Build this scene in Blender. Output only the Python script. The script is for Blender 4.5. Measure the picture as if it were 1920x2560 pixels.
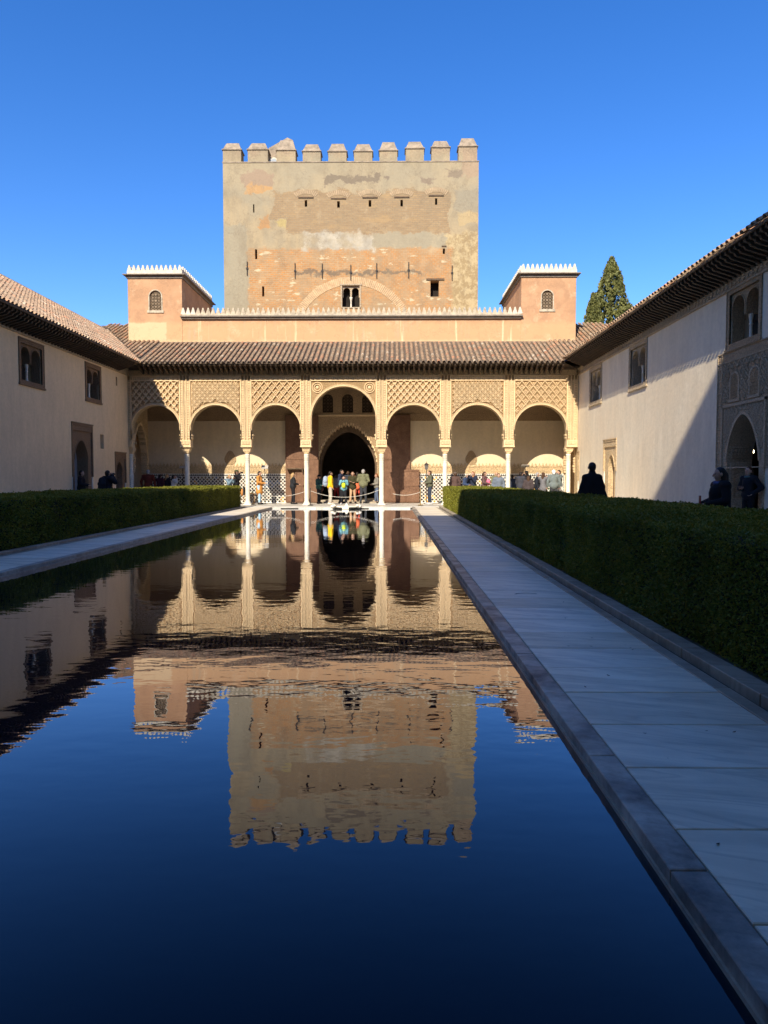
import bpy, math, random
import numpy as np
from mathutils import Vector, Matrix
random.seed(7); rng = np.random.default_rng(7)
R = math.radians
for o in list(bpy.data.objects): bpy.data.objects.remove(o)
scn = bpy.context.scene
C = scn.collection

# ------------------------------------------------------------------ camera, sky, sun, exposure
F_PX, CX, CY = 1775.0, 960.0, 1280.0
PITCH, YAW, CAM_H = math.atan(84/1775), math.atan(19/1775), 1.43
cd = bpy.data.cameras.new('camera'); cam = bpy.data.objects.new('camera', cd); C.objects.link(cam)
cam.location = (0, 0, CAM_H); cam.rotation_euler = (math.pi/2-PITCH, 0, YAW)
cd.sensor_fit = 'VERTICAL'; cd.sensor_height = 36.0; cd.lens = F_PX/2560*36; cd.clip_start = .05; cd.clip_end = 6000
scn.camera = cam
L = Vector((.34, 1.0, -.80)).normalized()          # the way sunlight travels
SUN_EL = math.asin(-L.z)
w = bpy.data.worlds.new('World'); scn.world = w; w.use_nodes = True
wn = w.node_tree; wn.nodes.clear()
sky = wn.nodes.new('ShaderNodeTexSky'); sky.sky_type = 'NISHITA'; sky.sun_disc = False
sky.sun_elevation = SUN_EL; sky.sun_rotation = math.atan2(-L.x, -L.y)
sky.altitude = 800; sky.air_density = 1.0; sky.dust_density = .6; sky.ozone_density = 3.0
hs = wn.nodes.new('ShaderNodeHueSaturation'); hs.inputs['Hue'].default_value = .512; hs.inputs['Saturation'].default_value = 1.32; hs.inputs['Value'].default_value = 1.0
bg = wn.nodes.new('ShaderNodeBackground'); bg.inputs[1].default_value = .143
wo = wn.nodes.new('ShaderNodeOutputWorld')
wn.links.new(sky.outputs[0], hs.inputs['Color']); wn.links.new(hs.outputs[0], bg.inputs[0]); wn.links.new(bg.outputs[0], wo.inputs[0])
sl = bpy.data.lights.new('sun', 'SUN'); sl.energy = 4.2; sl.angle = R(.53); sl.color = (1, .91, .76)
so = bpy.data.objects.new('sun', sl); C.objects.link(so); so.rotation_euler = L.to_track_quat('-Z', 'Y').to_euler(); so.location = (-20, -40, 60)
vs = scn.view_settings; vs.view_transform = 'Standard'; vs.look = 'None'; vs.exposure = .74; vs.gamma = 1.0; vs.use_curve_mapping = False

# a pixel of the photograph -> the point where its ray meets a plane of the place
_rot = cam.rotation_euler.to_matrix()
def P(u, v, X=None, Y=None, Z=None):
    d = _rot @ Vector(((u-CX)/F_PX, (CY-v)/F_PX, -1)); o = cam.location
    if Y is not None: t = (Y-o.y)/d.y
    elif X is not None: t = (X-o.x)/d.x
    else: t = (Z-o.z)/d.z
    return o + d*t

# ------------------------------------------------------------------ mesh builder
W = {}
def wl(o):
    return W.get(o.name, Vector((0, 0, 0)))
def tag(o, label=None, cat=None, group=None, kind=None):
    if label: o['label'] = label
    if cat: o['category'] = cat
    if group: o['group'] = group
    if kind: o['kind'] = kind
    return o
def empty(name, loc, label=None, cat=None, group=None, kind=None):
    o = bpy.data.objects.new(name, None); C.objects.link(o); o.location = loc; o.empty_display_size = .2
    W[o.name] = Vector(loc); return tag(o, label, cat, group, kind)
def put(name, me, parent=None, loc=(0, 0, 0), rot=None):
    o = bpy.data.objects.new(name, me); C.objects.link(o); loc = Vector(loc)
    if parent is not None:
        o.parent = parent; o.location = loc-wl(parent)
    else: o.location = loc
    if rot is not None: o.rotation_euler = rot
    W[o.name] = loc; return o
class MB:
    def __init__(s, tf=None): s.v = []; s.f = []; s.m = []; s.tf = tf
    def pt(s, p):
        s.v.append(tuple(s.tf(*p)) if s.tf else tuple(p)); return len(s.v)-1
    def face(s, pts, m=0):
        s.f.append([s.pt(p) for p in pts]); s.m.append(m)
    def box(s, x0, x1, y0, y1, z0, z1, m=0):
        i = [s.pt(p) for p in ((x0,y0,z0),(x1,y0,z0),(x1,y1,z0),(x0,y1,z0),(x0,y0,z1),(x1,y0,z1),(x1,y1,z1),(x0,y1,z1))]
        for q in ((0,3,2,1),(4,5,6,7),(0,1,5,4),(1,2,6,5),(2,3,7,6),(3,0,4,7)): s.f.append([i[k] for k in q]); s.m.append(m)
    def frustum(s, b, t, z0, z1, m=0):      # b, t = (x0,x1,y0,y1)
        i = [s.pt(p) for p in ((b[0],b[2],z0),(b[1],b[2],z0),(b[1],b[3],z0),(b[0],b[3],z0),(t[0],t[2],z1),(t[1],t[2],z1),(t[1],t[3],z1),(t[0],t[3],z1))]
        for q in ((0,3,2,1),(4,5,6,7),(0,1,5,4),(1,2,6,5),(2,3,7,6),(3,0,4,7)): s.f.append([i[k] for k in q]); s.m.append(m)
    def prism(s, poly, y0, y1, m=0):        # poly of (x,z), anticlockwise seen from -y
        n = len(poly); a = [s.pt((x, y0, z)) for x, z in poly]; b = [s.pt((x, y1, z)) for x, z in poly]
        s.f.append(a); s.m.append(m); s.f.append(b[::-1]); s.m.append(m)
        for k in range(n):
            j = (k+1) % n; s.f.append([a[k], b[k], b[j], a[j]]); s.m.append(m)
    def tube(s, p0, p1, r0, r1=None, n=8, m=0):
        r1 = r0 if r1 is None else r1; p0 = Vector(p0); p1 = Vector(p1); d = (p1-p0).normalized()
        u = d.orthogonal().normalized(); v = d.cross(u)
        a = []; b = []
        for k in range(n):
            t = 2*math.pi*k/n; e = u*math.cos(t)+v*math.sin(t); a.append(s.pt(p0+e*r0)); b.append(s.pt(p1+e*r1))
        for k in range(n):
            j = (k+1) % n; s.f.append([a[k], a[j], b[j], b[k]]); s.m.append(m)
        s.f.append(a[::-1]); s.m.append(m); s.f.append(b); s.m.append(m)
    def lathe(s, prof, cx, cy, n=16, m=0, sq=False):
        rings = []
        for r, z in prof:
            rings.append([s.pt((cx+r*math.cos(2*math.pi*k/n), cy+r*math.sin(2*math.pi*k/n), z)) for k in range(n)])
        for a, b in zip(rings, rings[1:]):
            for k in range(n):
                j = (k+1) % n; s.f.append([a[k], a[j], b[j], b[k]]); s.m.append(m)
        s.f.append(rings[0][::-1]); s.m.append(m); s.f.append(rings[-1]); s.m.append(m)
    def ball(s, c, rx, ry=None, rz=None, n=10, k=7, m=0):
        ry = rx if ry is None else ry; rz = rx if rz is None else rz
        rings = []
        for i in range(1, k):
            t = math.pi*i/k
            rings.append([s.pt((c[0]+rx*math.sin(t)*math.cos(2*math.pi*j/n), c[1]+ry*math.sin(t)*math.sin(2*math.pi*j/n), c[2]-rz*math.cos(t))) for j in range(n)])
        lo = s.pt((c[0], c[1], c[2]-rz)); hi = s.pt((c[0], c[1], c[2]+rz))
        for j in range(n):
            q = (j+1) % n; s.f.append([lo, rings[0][q], rings[0][j]]); s.m.append(m); s.f.append([hi, rings[-1][j], rings[-1][q]]); s.m.append(m)
        for a, b in zip(rings, rings[1:]):
            for j in range(n):
                q = (j+1) % n; s.f.append([a[j], a[q], b[q], b[j]]); s.m.append(m)
    def capsule(s, p0, p1, r0, r1=None, n=8, m=0):
        r1 = r0 if r1 is None else r1; p0 = Vector(p0); p1 = Vector(p1); d = p1-p0
        d = d.normalized() if d.length > 1e-6 else Vector((0, 0, 1)); u = d.orthogonal().normalized(); v = d.cross(u)
        prof = [(p0, r0, math.sin(a), math.cos(a)) for a in (-1.1, -.5, 0)]+[(p1, r1, math.sin(a), math.cos(a)) for a in (0, .5, 1.1)]
        rings = []
        for p, r, sa, ca in prof:
            rings.append([s.pt(p+d*(r*sa)+(u*math.cos(2*math.pi*k/n)+v*math.sin(2*math.pi*k/n))*(r*ca)) for k in range(n)])
        for a, b in zip(rings, rings[1:]):
            for k in range(n):
                j = (k+1) % n; s.f.append([a[k], a[j], b[j], b[k]]); s.m.append(m)
        lo = s.pt(p0-d*r0); hi = s.pt(p1+d*r1)
        for k in range(n):
            j = (k+1) % n; s.f.append([rings[0][j], rings[0][k], lo]); s.m.append(m); s.f.append([rings[-1][k], rings[-1][j], hi]); s.m.append(m)
    def slab(s, prof, zt, y0, y1, m=0, mu=None):   # wall piece: lower outline prof [(x,z)], flat top zt
        mu = m if mu is None else mu
        for (xa, za), (xb, zb) in zip(prof, prof[1:]):
            if xb-xa > 1e-5:
                s.face([(xa,y0,za),(xb,y0,zb),(xb,y0,zt),(xa,y0,zt)], m); s.face([(xb,y1,zb),(xa,y1,za),(xa,y1,zt),(xb,y1,zt)], m)
                s.face([(xa,y0,zt),(xb,y0,zt),(xb,y1,zt),(xa,y1,zt)], m)
            s.face([(xa,y0,za),(xa,y1,za),(xb,y1,zb),(xb,y0,zb)], mu)
        (xa, za), (xb, zb) = prof[0], prof[-1]
        s.face([(xa,y0,za),(xa,y0,zt),(xa,y1,zt),(xa,y1,za)], m); s.face([(xb,y0,zb),(xb,y1,zb),(xb,y1,zt),(xb,y0,zt)], m)
    def ring(s, pts, wd, y0, y1, m=0):             # band of width wd outside a curve of (x,z)
        nn = []
        for i in range(len(pts)):
            a = pts[max(0, i-1)]; b = pts[min(len(pts)-1, i+1)]; dx, dz = b[0]-a[0], b[1]-a[1]; l = math.hypot(dx, dz) or 1
            nn.append((-dz/l, dx/l))
        q = [(p[0]+n[0]*wd, p[1]+n[1]*wd) for p, n in zip(pts, nn)]
        for i in range(len(pts)-1):
            a, b, c, d = pts[i], pts[i+1], q[i+1], q[i]
            s.face([(a[0],y0,a[1]),(b[0],y0,b[1]),(c[0],y0,c[1]),(d[0],y0,d[1])], m)
            s.face([(a[0],y1,a[1]),(b[0],y1,b[1]),(b[0],y0,b[1]),(a[0],y0,a[1])], m)
            s.face([(d[0],y0,d[1]),(c[0],y0,c[1]),(c[0],y1,c[1]),(d[0],y1,d[1])], m)
        return q
    def bar(s, a, b, wd, y0, y1, m=0):             # raised bar in the wall plane from a to b (x,z)
        dx, dz = b[0]-a[0], b[1]-a[1]; l = math.hypot(dx, dz) or 1; nx, nz = -dz/l*wd/2, dx/l*wd/2
        p = [(a[0]-nx, a[1]-nz), (b[0]-nx, b[1]-nz), (b[0]+nx, b[1]+nz), (a[0]+nx, a[1]+nz)]
        i = [s.pt((x, y0, z)) for x, z in p]+[s.pt((x, y1, z)) for x, z in p]
        for f in ((0,1,2,3),(0,4,5,1),(1,5,6,2),(2,6,7,3),(3,7,4,0)): s.f.append([i[k] for k in f]); s.m.append(m)
    def holes(s, x0, x1, z0, z1, hs, y=0, dep=.5, m=0, mr=None):   # wall sheet with rectangular holes + reveals
        mr = m if mr is None else mr
        xs = sorted({x0, x1, *[h[0] for h in hs], *[h[1] for h in hs]}); zs = sorted({z0, z1, *[h[2] for h in hs], *[h[3] for h in hs]})
        for xa, xb in zip(xs, xs[1:]):
            for za, zb in zip(zs, zs[1:]):
                cx, cz = (xa+xb)/2, (za+zb)/2
                if any(h[0] < cx < h[1] and h[2] < cz < h[3] for h in hs): continue
                s.face([(xa,y,za),(xb,y,za),(xb,y,zb),(xa,y,zb)], m)
        for a, b, c, d in hs:
            e = y+dep
            s.face([(a,y,c),(a,e,c),(a,e,d),(a,y,d)], mr); s.face([(b,y,c),(b,y,d),(b,e,d),(b,e,c)], mr)
            s.face([(a,y,d),(a,e,d),(b,e,d),(b,y,d)], mr); s.face([(a,y,c),(b,y,c),(b,e,c),(a,e,c)], mr)
    def mesh(s, name, mats, smooth=False):
        me = bpy.data.meshes.new(name); me.from_pydata(s.v, [], s.f)
        for m in (mats if isinstance(mats, (list, tuple)) else [mats]): me.materials.append(m)
        if len(me.polygons) and any(s.m): me.polygons.foreach_set('material_index', s.m)
        if smooth: me.polygons.foreach_set('use_smooth', [True]*len(me.polygons))
        me.update(); return me
    def build(s, name, mats, parent=None, smooth=False, **kw):
        o = put(name, s.mesh(name, mats, smooth), parent)
        return tag(o, **kw)
def arch(x0, x1, base, cx, hw, zs, za, kind='round', n=22, jag=0, jn=0):
    """lower outline of a wall piece with an arched opening"""
    p = []
    if x0 < cx-hw: p.append((x0, base))
    p.append((cx-hw, base))
    c = []
    for k in range(n+1):
        t = math.pi*k/n; dx = -math.cos(t)
        if kind == 'round':
            zc = za-hw; z = zc+hw*math.sin(t)
            if k in (0, n): z = zc
        else:
            z = zs+(za-zs)*(max(0, 1-abs(dx)**1.75))**.62
        c.append((cx+hw*dx, z))
    if kind == 'round' and za-hw > zs+.01: c = [(cx-hw, zs)]+c+[(cx+hw, zs)]
    if jag:
        d = []
        for a, b in zip(c, c[1:]):
            for q in range(jn):
                t = q/jn; z = a[1]+(b[1]-a[1])*t; x = a[0]+(b[0]-a[0])*t
                d.append((x, z-(jag if q % 2 else 0)))
        c = d+[c[-1]]
    p += c; p.append((cx+hw, base))
    if x1 > cx+hw: p.append((x1, base))
    return p, c

# ------------------------------------------------------------------ materials
class NT:
    def __init__(s, name, rough=.85, spec=.3):
        s.mat = bpy.data.materials.new(name); s.mat.use_nodes = True; s.t = s.mat.node_tree
        s.b = s.t.nodes['Principled BSDF']; s.b.inputs['Roughness'].default_value = rough; s.b.inputs['Specular IOR Level'].default_value = spec
        s.pos = s.t.nodes.new('ShaderNodeNewGeometry').outputs['Position']
    def lk(s, a, b):
        if isinstance(a, bpy.types.NodeSocket): s.t.links.new(a, b)
        else:
            if isinstance(a, (tuple, list)) and len(a) == 3 and b.type == 'RGBA': a = (*a, 1)
            b.default_value = a
    def math(s, op, a, b=0, c=None):
        n = s.t.nodes.new('ShaderNodeMath'); n.operation = op; s.lk(a, n.inputs[0]); s.lk(b, n.inputs[1])
        if c is not None: s.lk(c, n.inputs[2])
        return n.outputs[0]
    def vmath(s, op, a, b):
        n = s.t.nodes.new('ShaderNodeVectorMath'); n.operation = op; s.lk(a, n.inputs[0]); s.lk(b, n.inputs[1]); return n.outputs[0]
    def sep(s, v):
        n = s.t.nodes.new('ShaderNodeSeparateXYZ'); s.lk(v, n.inputs[0]); return n.outputs
    def comb(s, x, y, z):
        n = s.t.nodes.new('ShaderNodeCombineXYZ'); s.lk(x, n.inputs[0]); s.lk(y, n.inputs[1]); s.lk(z, n.inputs[2]); return n.outputs[0]
    def noise(s, scale, detail=4, vec=None, rough=.55, dist=0, col=False):
        n = s.t.nodes.new('ShaderNodeTexNoise'); s.lk(s.pos if vec is None else vec, n.inputs['Vector'])
        n.inputs['Scale'].default_value = scale; n.inputs['Detail'].default_value = detail; n.inputs['Roughness'].default_value = rough; n.inputs['Distortion'].default_value = dist
        return n.outputs['Color' if col else 'Fac']
    def voro(s, scale, vec=None, feat='F1', out='Distance'):
        n = s.t.nodes.new('ShaderNodeTexVoronoi'); n.feature = feat; s.lk(s.pos if vec is None else vec, n.inputs['Vector']); n.inputs['Scale'].default_value = scale; return n.outputs[out]
    def mr(s, v, a, b, c=0, d=1):
        n = s.t.nodes.new('ShaderNodeMapRange'); s.lk(v, n.inputs[0])
        for k, q in zip((1, 2, 3, 4), (a, b, c, d)): n.inputs[k].default_value = q
        return n.outputs[0]
    def mix(s, f, a, b, mode='MIX'):
        n = s.t.nodes.new('ShaderNodeMix'); n.data_type = 'RGBA'; n.blend_type = mode; s.lk(f, n.inputs[0]); s.lk(a, n.inputs[6]); s.lk(b, n.inputs[7]); return n.outputs[2]
    def hsv(s, col, h=.5, sat=1, val=1):
        n = s.t.nodes.new('ShaderNodeHueSaturation'); s.lk(h, n.inputs[0]); s.lk(sat, n.inputs[1]); s.lk(val, n.inputs[2]); s.lk(col, n.inputs[4]); return n.outputs[0]
    def brick(s, vec, scale, a, b, mortar, bw=.5, rh=.25, ms=.02, off=.5):
        n = s.t.nodes.new('ShaderNodeTexBrick'); s.lk(vec, n.inputs['Vector'])
        for k, q in (('Color1', a), ('Color2', b), ('Mortar', mortar)): s.lk(q, n.inputs[k])
        n.inputs['Scale'].default_value = scale; n.inputs['Mortar Size'].default_value = ms; n.inputs['Brick Width'].default_value = bw; n.inputs['Row Height'].default_value = rh; n.offset = off
        return n.outputs
    def objrand(s): return s.t.nodes.new('ShaderNodeObjectInfo').outputs['Random']
    def island(s): return s.t.nodes.new('ShaderNodeNewGeometry').outputs['Random Per Island']
    def bump(s, h, strength=.5, dist=.02):
        n = s.t.nodes.new('ShaderNodeBump'); n.inputs['Strength'].default_value = strength; n.inputs['Distance'].default_value = dist; s.lk(h, n.inputs['Height'])
        s.t.links.new(n.outputs[0], s.b.inputs['Normal']); return s
    def out(s, col): s.lk(col, s.b.inputs['Base Color']); return s.mat
    def box(s, vec3, x0, x1, z0, z1, e=.06):       # soft rectangular mask in x,z of a (wobbled) position
        x, y, z = vec3
        m = s.math('MINIMUM', s.math('MINIMUM', s.math('SUBTRACT', x, x0), s.math('SUBTRACT', x1, x)), s.math('MINIMUM', s.math('SUBTRACT', z, z0), s.math('SUBTRACT', z1, z)))
        return s.mr(m, -e, e)
def sc(c, k): return tuple(min(1, x*k) for x in c)
def mat(name, col, rough=.85, var=.18, scale=2.5, bump=.3, bscale=30, spec=.3, dist=.01, rnd=0, fine=.1):
    n = NT(name, rough, spec)
    f = n.noise(scale, 6); c = n.mix(n.mr(f, .3, .7), sc(col, 1-var), sc(col, 1+var))
    if fine: c = n.hsv(c, val=n.mr(n.noise(bscale*.7, 3), .25, .75, 1-fine, 1+fine))
    if rnd:
        r = n.objrand(); c = n.hsv(c, h=n.mr(r, 0, 1, .5-.02*rnd, .5+.02*rnd), val=n.mr(n.math('FRACT', n.math('MULTIPLY', r, 17.3)), 0, 1, 1-.3*rnd, 1+.3*rnd))
    if bump: n.bump(n.noise(bscale, 4), bump, dist)
    return n.out(c)
def carved(name, col, scale=9, dark=.55, depth=.03):
    """stucco covered with small carving"""
    n = NT(name, .9, .2)
    v = n.voro(scale, feat='DISTANCE_TO_EDGE'); e = n.mr(v, .02, .12)
    u = n.voro(scale*2.3, feat='DISTANCE_TO_EDGE'); e2 = n.mr(u, .02, .16)
    h = n.math('ADD', n.math('MULTIPLY', e, .7), n.math('MULTIPLY', e2, .45))
    f = n.noise(1.3, 6); c = n.mix(n.mr(f, .3, .7), sc(col, .86), sc(col, 1.1))
    c = n.mix(n.mr(h, .15, .75, min(1, 1.35-dark), 0), c, sc(col, .5))  # grooves of the carving darkened in the base colour, standing in for cavity shade
    n.bump(h, .8, depth); return n.out(c)
def plaster(name, col, streak=.22, warm=None):
    n = NT(name, .9, .2)
    x, y, z = n.sep(n.pos)
    sv = n.comb(n.math('MULTIPLY', x, 1.9), n.math('MULTIPLY', y, 1.9), n.math('MULTIPLY', z, .45))
    st = n.noise(1.6, 7, sv, .6); bl = n.noise(.55, 6); fi = n.noise(9, 5)
    c = n.mix(n.mr(st, .3, .72), sc(col, 1-streak), sc(col, 1+streak*.55))
    c = n.mix(n.mr(bl, .35, .7, 0, .55), c, warm or sc(col, .86))
    c = n.hsv(c, val=n.mr(fi, .25, .75, .93, 1.06))
    spots = n.mr(n.noise(3.2, 6, sv, .7), .70, .76, 0, .35); c = n.mix(spots, c, sc(col, 1.3))
    n.bump(n.math('ADD', n.noise(5, 6), n.math('MULTIPLY', fi, .4)), .3, .03); return n.out(c)

M = {}
M['stucco'] = carved('carved_stucco', (.72, .525, .295), 8)
M['stucco_fine'] = carved('fine_carved_stucco', (.76, .56, .32), 16, .4, .02)
M['stucco_deep'] = carved('deep_carved_ground', (.57, .375, .19), 14, .6, .03)  # ground behind the ribs coloured darker, some shade of the pits painted in
M['stucco_rib'] = mat('stucco_ribs', (.76, .56, .32), .9, .14, 3, .3, 60)
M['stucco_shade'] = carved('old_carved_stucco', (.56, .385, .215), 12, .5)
M['white'] = plaster('portico_plaster', (.76, .61, .40), .10)
M['leftwall'] = plaster('beige_plaster', (.87, .65, .38), .10)
M['rightwall'] = plaster('grey_white_plaster', (.80, .69, .51), .13, (.78, .62, .42))
M['panel_grey'] = carved('weathered_carved_panel', (.50, .35, .205), 9, .6)
M['stucco_pale'] = carved('pale_carved_stucco', (.66, .51, .33), 14, .5)
M['wood'] = mat('dark_cedar', (.085, .058, .038), .7, .3, 6, .4, 50, rnd=.5)
M['wood_rim'] = mat('weathered_cedar', (.15, .105, .068), .75, .3, 6, .4, 50)
M['iron'] = mat('iron', (.05, .042, .035), .6, .3, 8, .2, 60)
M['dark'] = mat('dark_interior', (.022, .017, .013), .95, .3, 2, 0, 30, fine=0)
M['timber'] = mat('timber_lintel', (.13, .085, .05), .8, .3, 6, .3, 40)
M['marble'] = None
def marble(name, col, dirt=.0, rnd=.4):
    n = NT(name, .5, .35); r = n.objrand()
    off = n.comb(n.math('MULTIPLY', r, 37.0), n.math('MULTIPLY', r, 91.0), 0); p = n.vmath('ADD', n.pos, off)
    x, y, z = n.sep(p)
    sv = n.comb(n.math('MULTIPLY', x, .5), n.math('ADD', n.math('MULTIPLY', y, 2.6), n.math('MULTIPLY', x, .8)), z)
    v = n.noise(1.5, 8, sv, .62, .8); f = n.noise(11, 5, p)
    c = n.mix(n.mr(v, .35, .68), sc(col, .72), sc(col, 1.1))
    ve = n.mr(n.math('ABSOLUTE', n.math('SUBTRACT', n.noise(.9, 5, sv, .5, 1.6), .5)), 0, .035, .32, 0); c = n.mix(ve, c, sc(col, .42))
    c = n.hsv(c, h=.5, sat=n.mr(r, 0, 1, .9, 1.1), val=n.mr(n.math('FRACT', n.math('MULTIPLY', r, 13.7)), 0, 1, 1-.32*rnd, 1+.22*rnd))
    c = n.mix(n.mr(f, .62, .75, 0, .2), c, sc(col, .45))
    if dirt: 
        d = n.mr(n.noise(1.7, 7, n.pos, .65), .38, .62, 0, dirt); c = n.mix(d, c, (.045, .04, .036))
    else:
        d = n.mr(n.noise(28, 3, n.pos), .73, .77, 0, .7); c = n.mix(d, c, sc(col, .2))
    n.bump(n.math('ADD', f, n.noise(60, 3)), .18, .004); n.lk(n.mr(f, .3, .7, .38, .62), n.b.inputs['Roughness']); return n.out(c)
M['marble'] = marble('path_marble', (.88, .76, .57))
M['coping'] = marble('stained_coping', (.60, .52, .41), .92)
M['kerb'] = marble('kerb_stone', (.50, .42, .31), .35)
M['pavement'] = marble('court_marble', (.74, .69, .58))
M['column'] = mat('column_marble', (.78, .71, .56), .55, .16, 3, .2, 30)
M['joint'] = mat('joint_dirt', (.035, .03, .026), .95, .3, 8, .3, 60)
def tiles_mat(name='roof_tile_clay', k=1.0):
    n = NT(name, .9, .15)
    g = n.noise(2.2, 6); r = n.objrand(); i = n.island(); q = n.math('FRACT', n.math('ADD', n.math('MULTIPLY', r, 7.13), i))
    c = n.mix(q, (.235, .165, .11), (.36, .235, .145)); c = n.mix(n.mr(q, .9, .95), c, (.40, .20, .115)); c = n.mix(n.mr(q, .06, .02), c, (.45, .36, .26))
    c = n.mix(n.mr(n.noise(7, 6), .45, .65, 0, .7), c, (.145, .115, .085)); c = n.mix(n.mr(g, .5, .66, 0, .4), c, (.36, .30, .21))
    c = n.mix(1.0, c, (k, k*.97, k*.92), 'MULTIPLY'); n.bump(n.noise(22, 5), .4, .02); return n.out(c)
M['tile'] = tiles_mat(k=1.4); M['tile_pale'] = tiles_mat('lichen_roof_tile', 1.9)
M['roofbed'] = mat('roof_mortar', (.13, .10, .075), .95, .3, 5, .5, 20)
M['merlon'] = mat('lime_merlon', (.68, .60, .46), .9, .16, 6, .3, 30)
M['merlon_old'] = mat('weathered_lime_merlon', (.50, .42, .30), .9, .3, 5, .3, 30)
M['slate'] = mat('cornice_stone', (.24, .20, .155), .85, .25, 5, .3, 30)
M['soil'] = mat('earth', (.13, .10, .07), .95, .3, 1.2, .4, 8)
M['palace'] = mat('pale_sandstone', (.50, .42, .30), .9, .2, 1, .3, 6)
def flat(name, col, rough=.8, spec=.3): return mat(name, col, rough, .1, 8, .12, 60, spec, .004)
# ------------------------------------------------------------------ main planes of the court (metres, camera at the origin, north = +Y)
XL, XR = -13.85, 9.74            # inner faces of the side wings
YA, YA2, YB = 37.4, 37.78, 40.4  # arcade front and back, rear wall of the portico
YT = 47.5                        # tower front
PX0, PX1, PY0, PY1 = -5.92, 1.02, .9, 35.0   # pool
def tfA(x, y, z): return (x, YA+y, z)
def tfL(x, y, z): return (XL-y, x, z)
def tfR(x, y, z): return (XR+y, -x, z)

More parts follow.
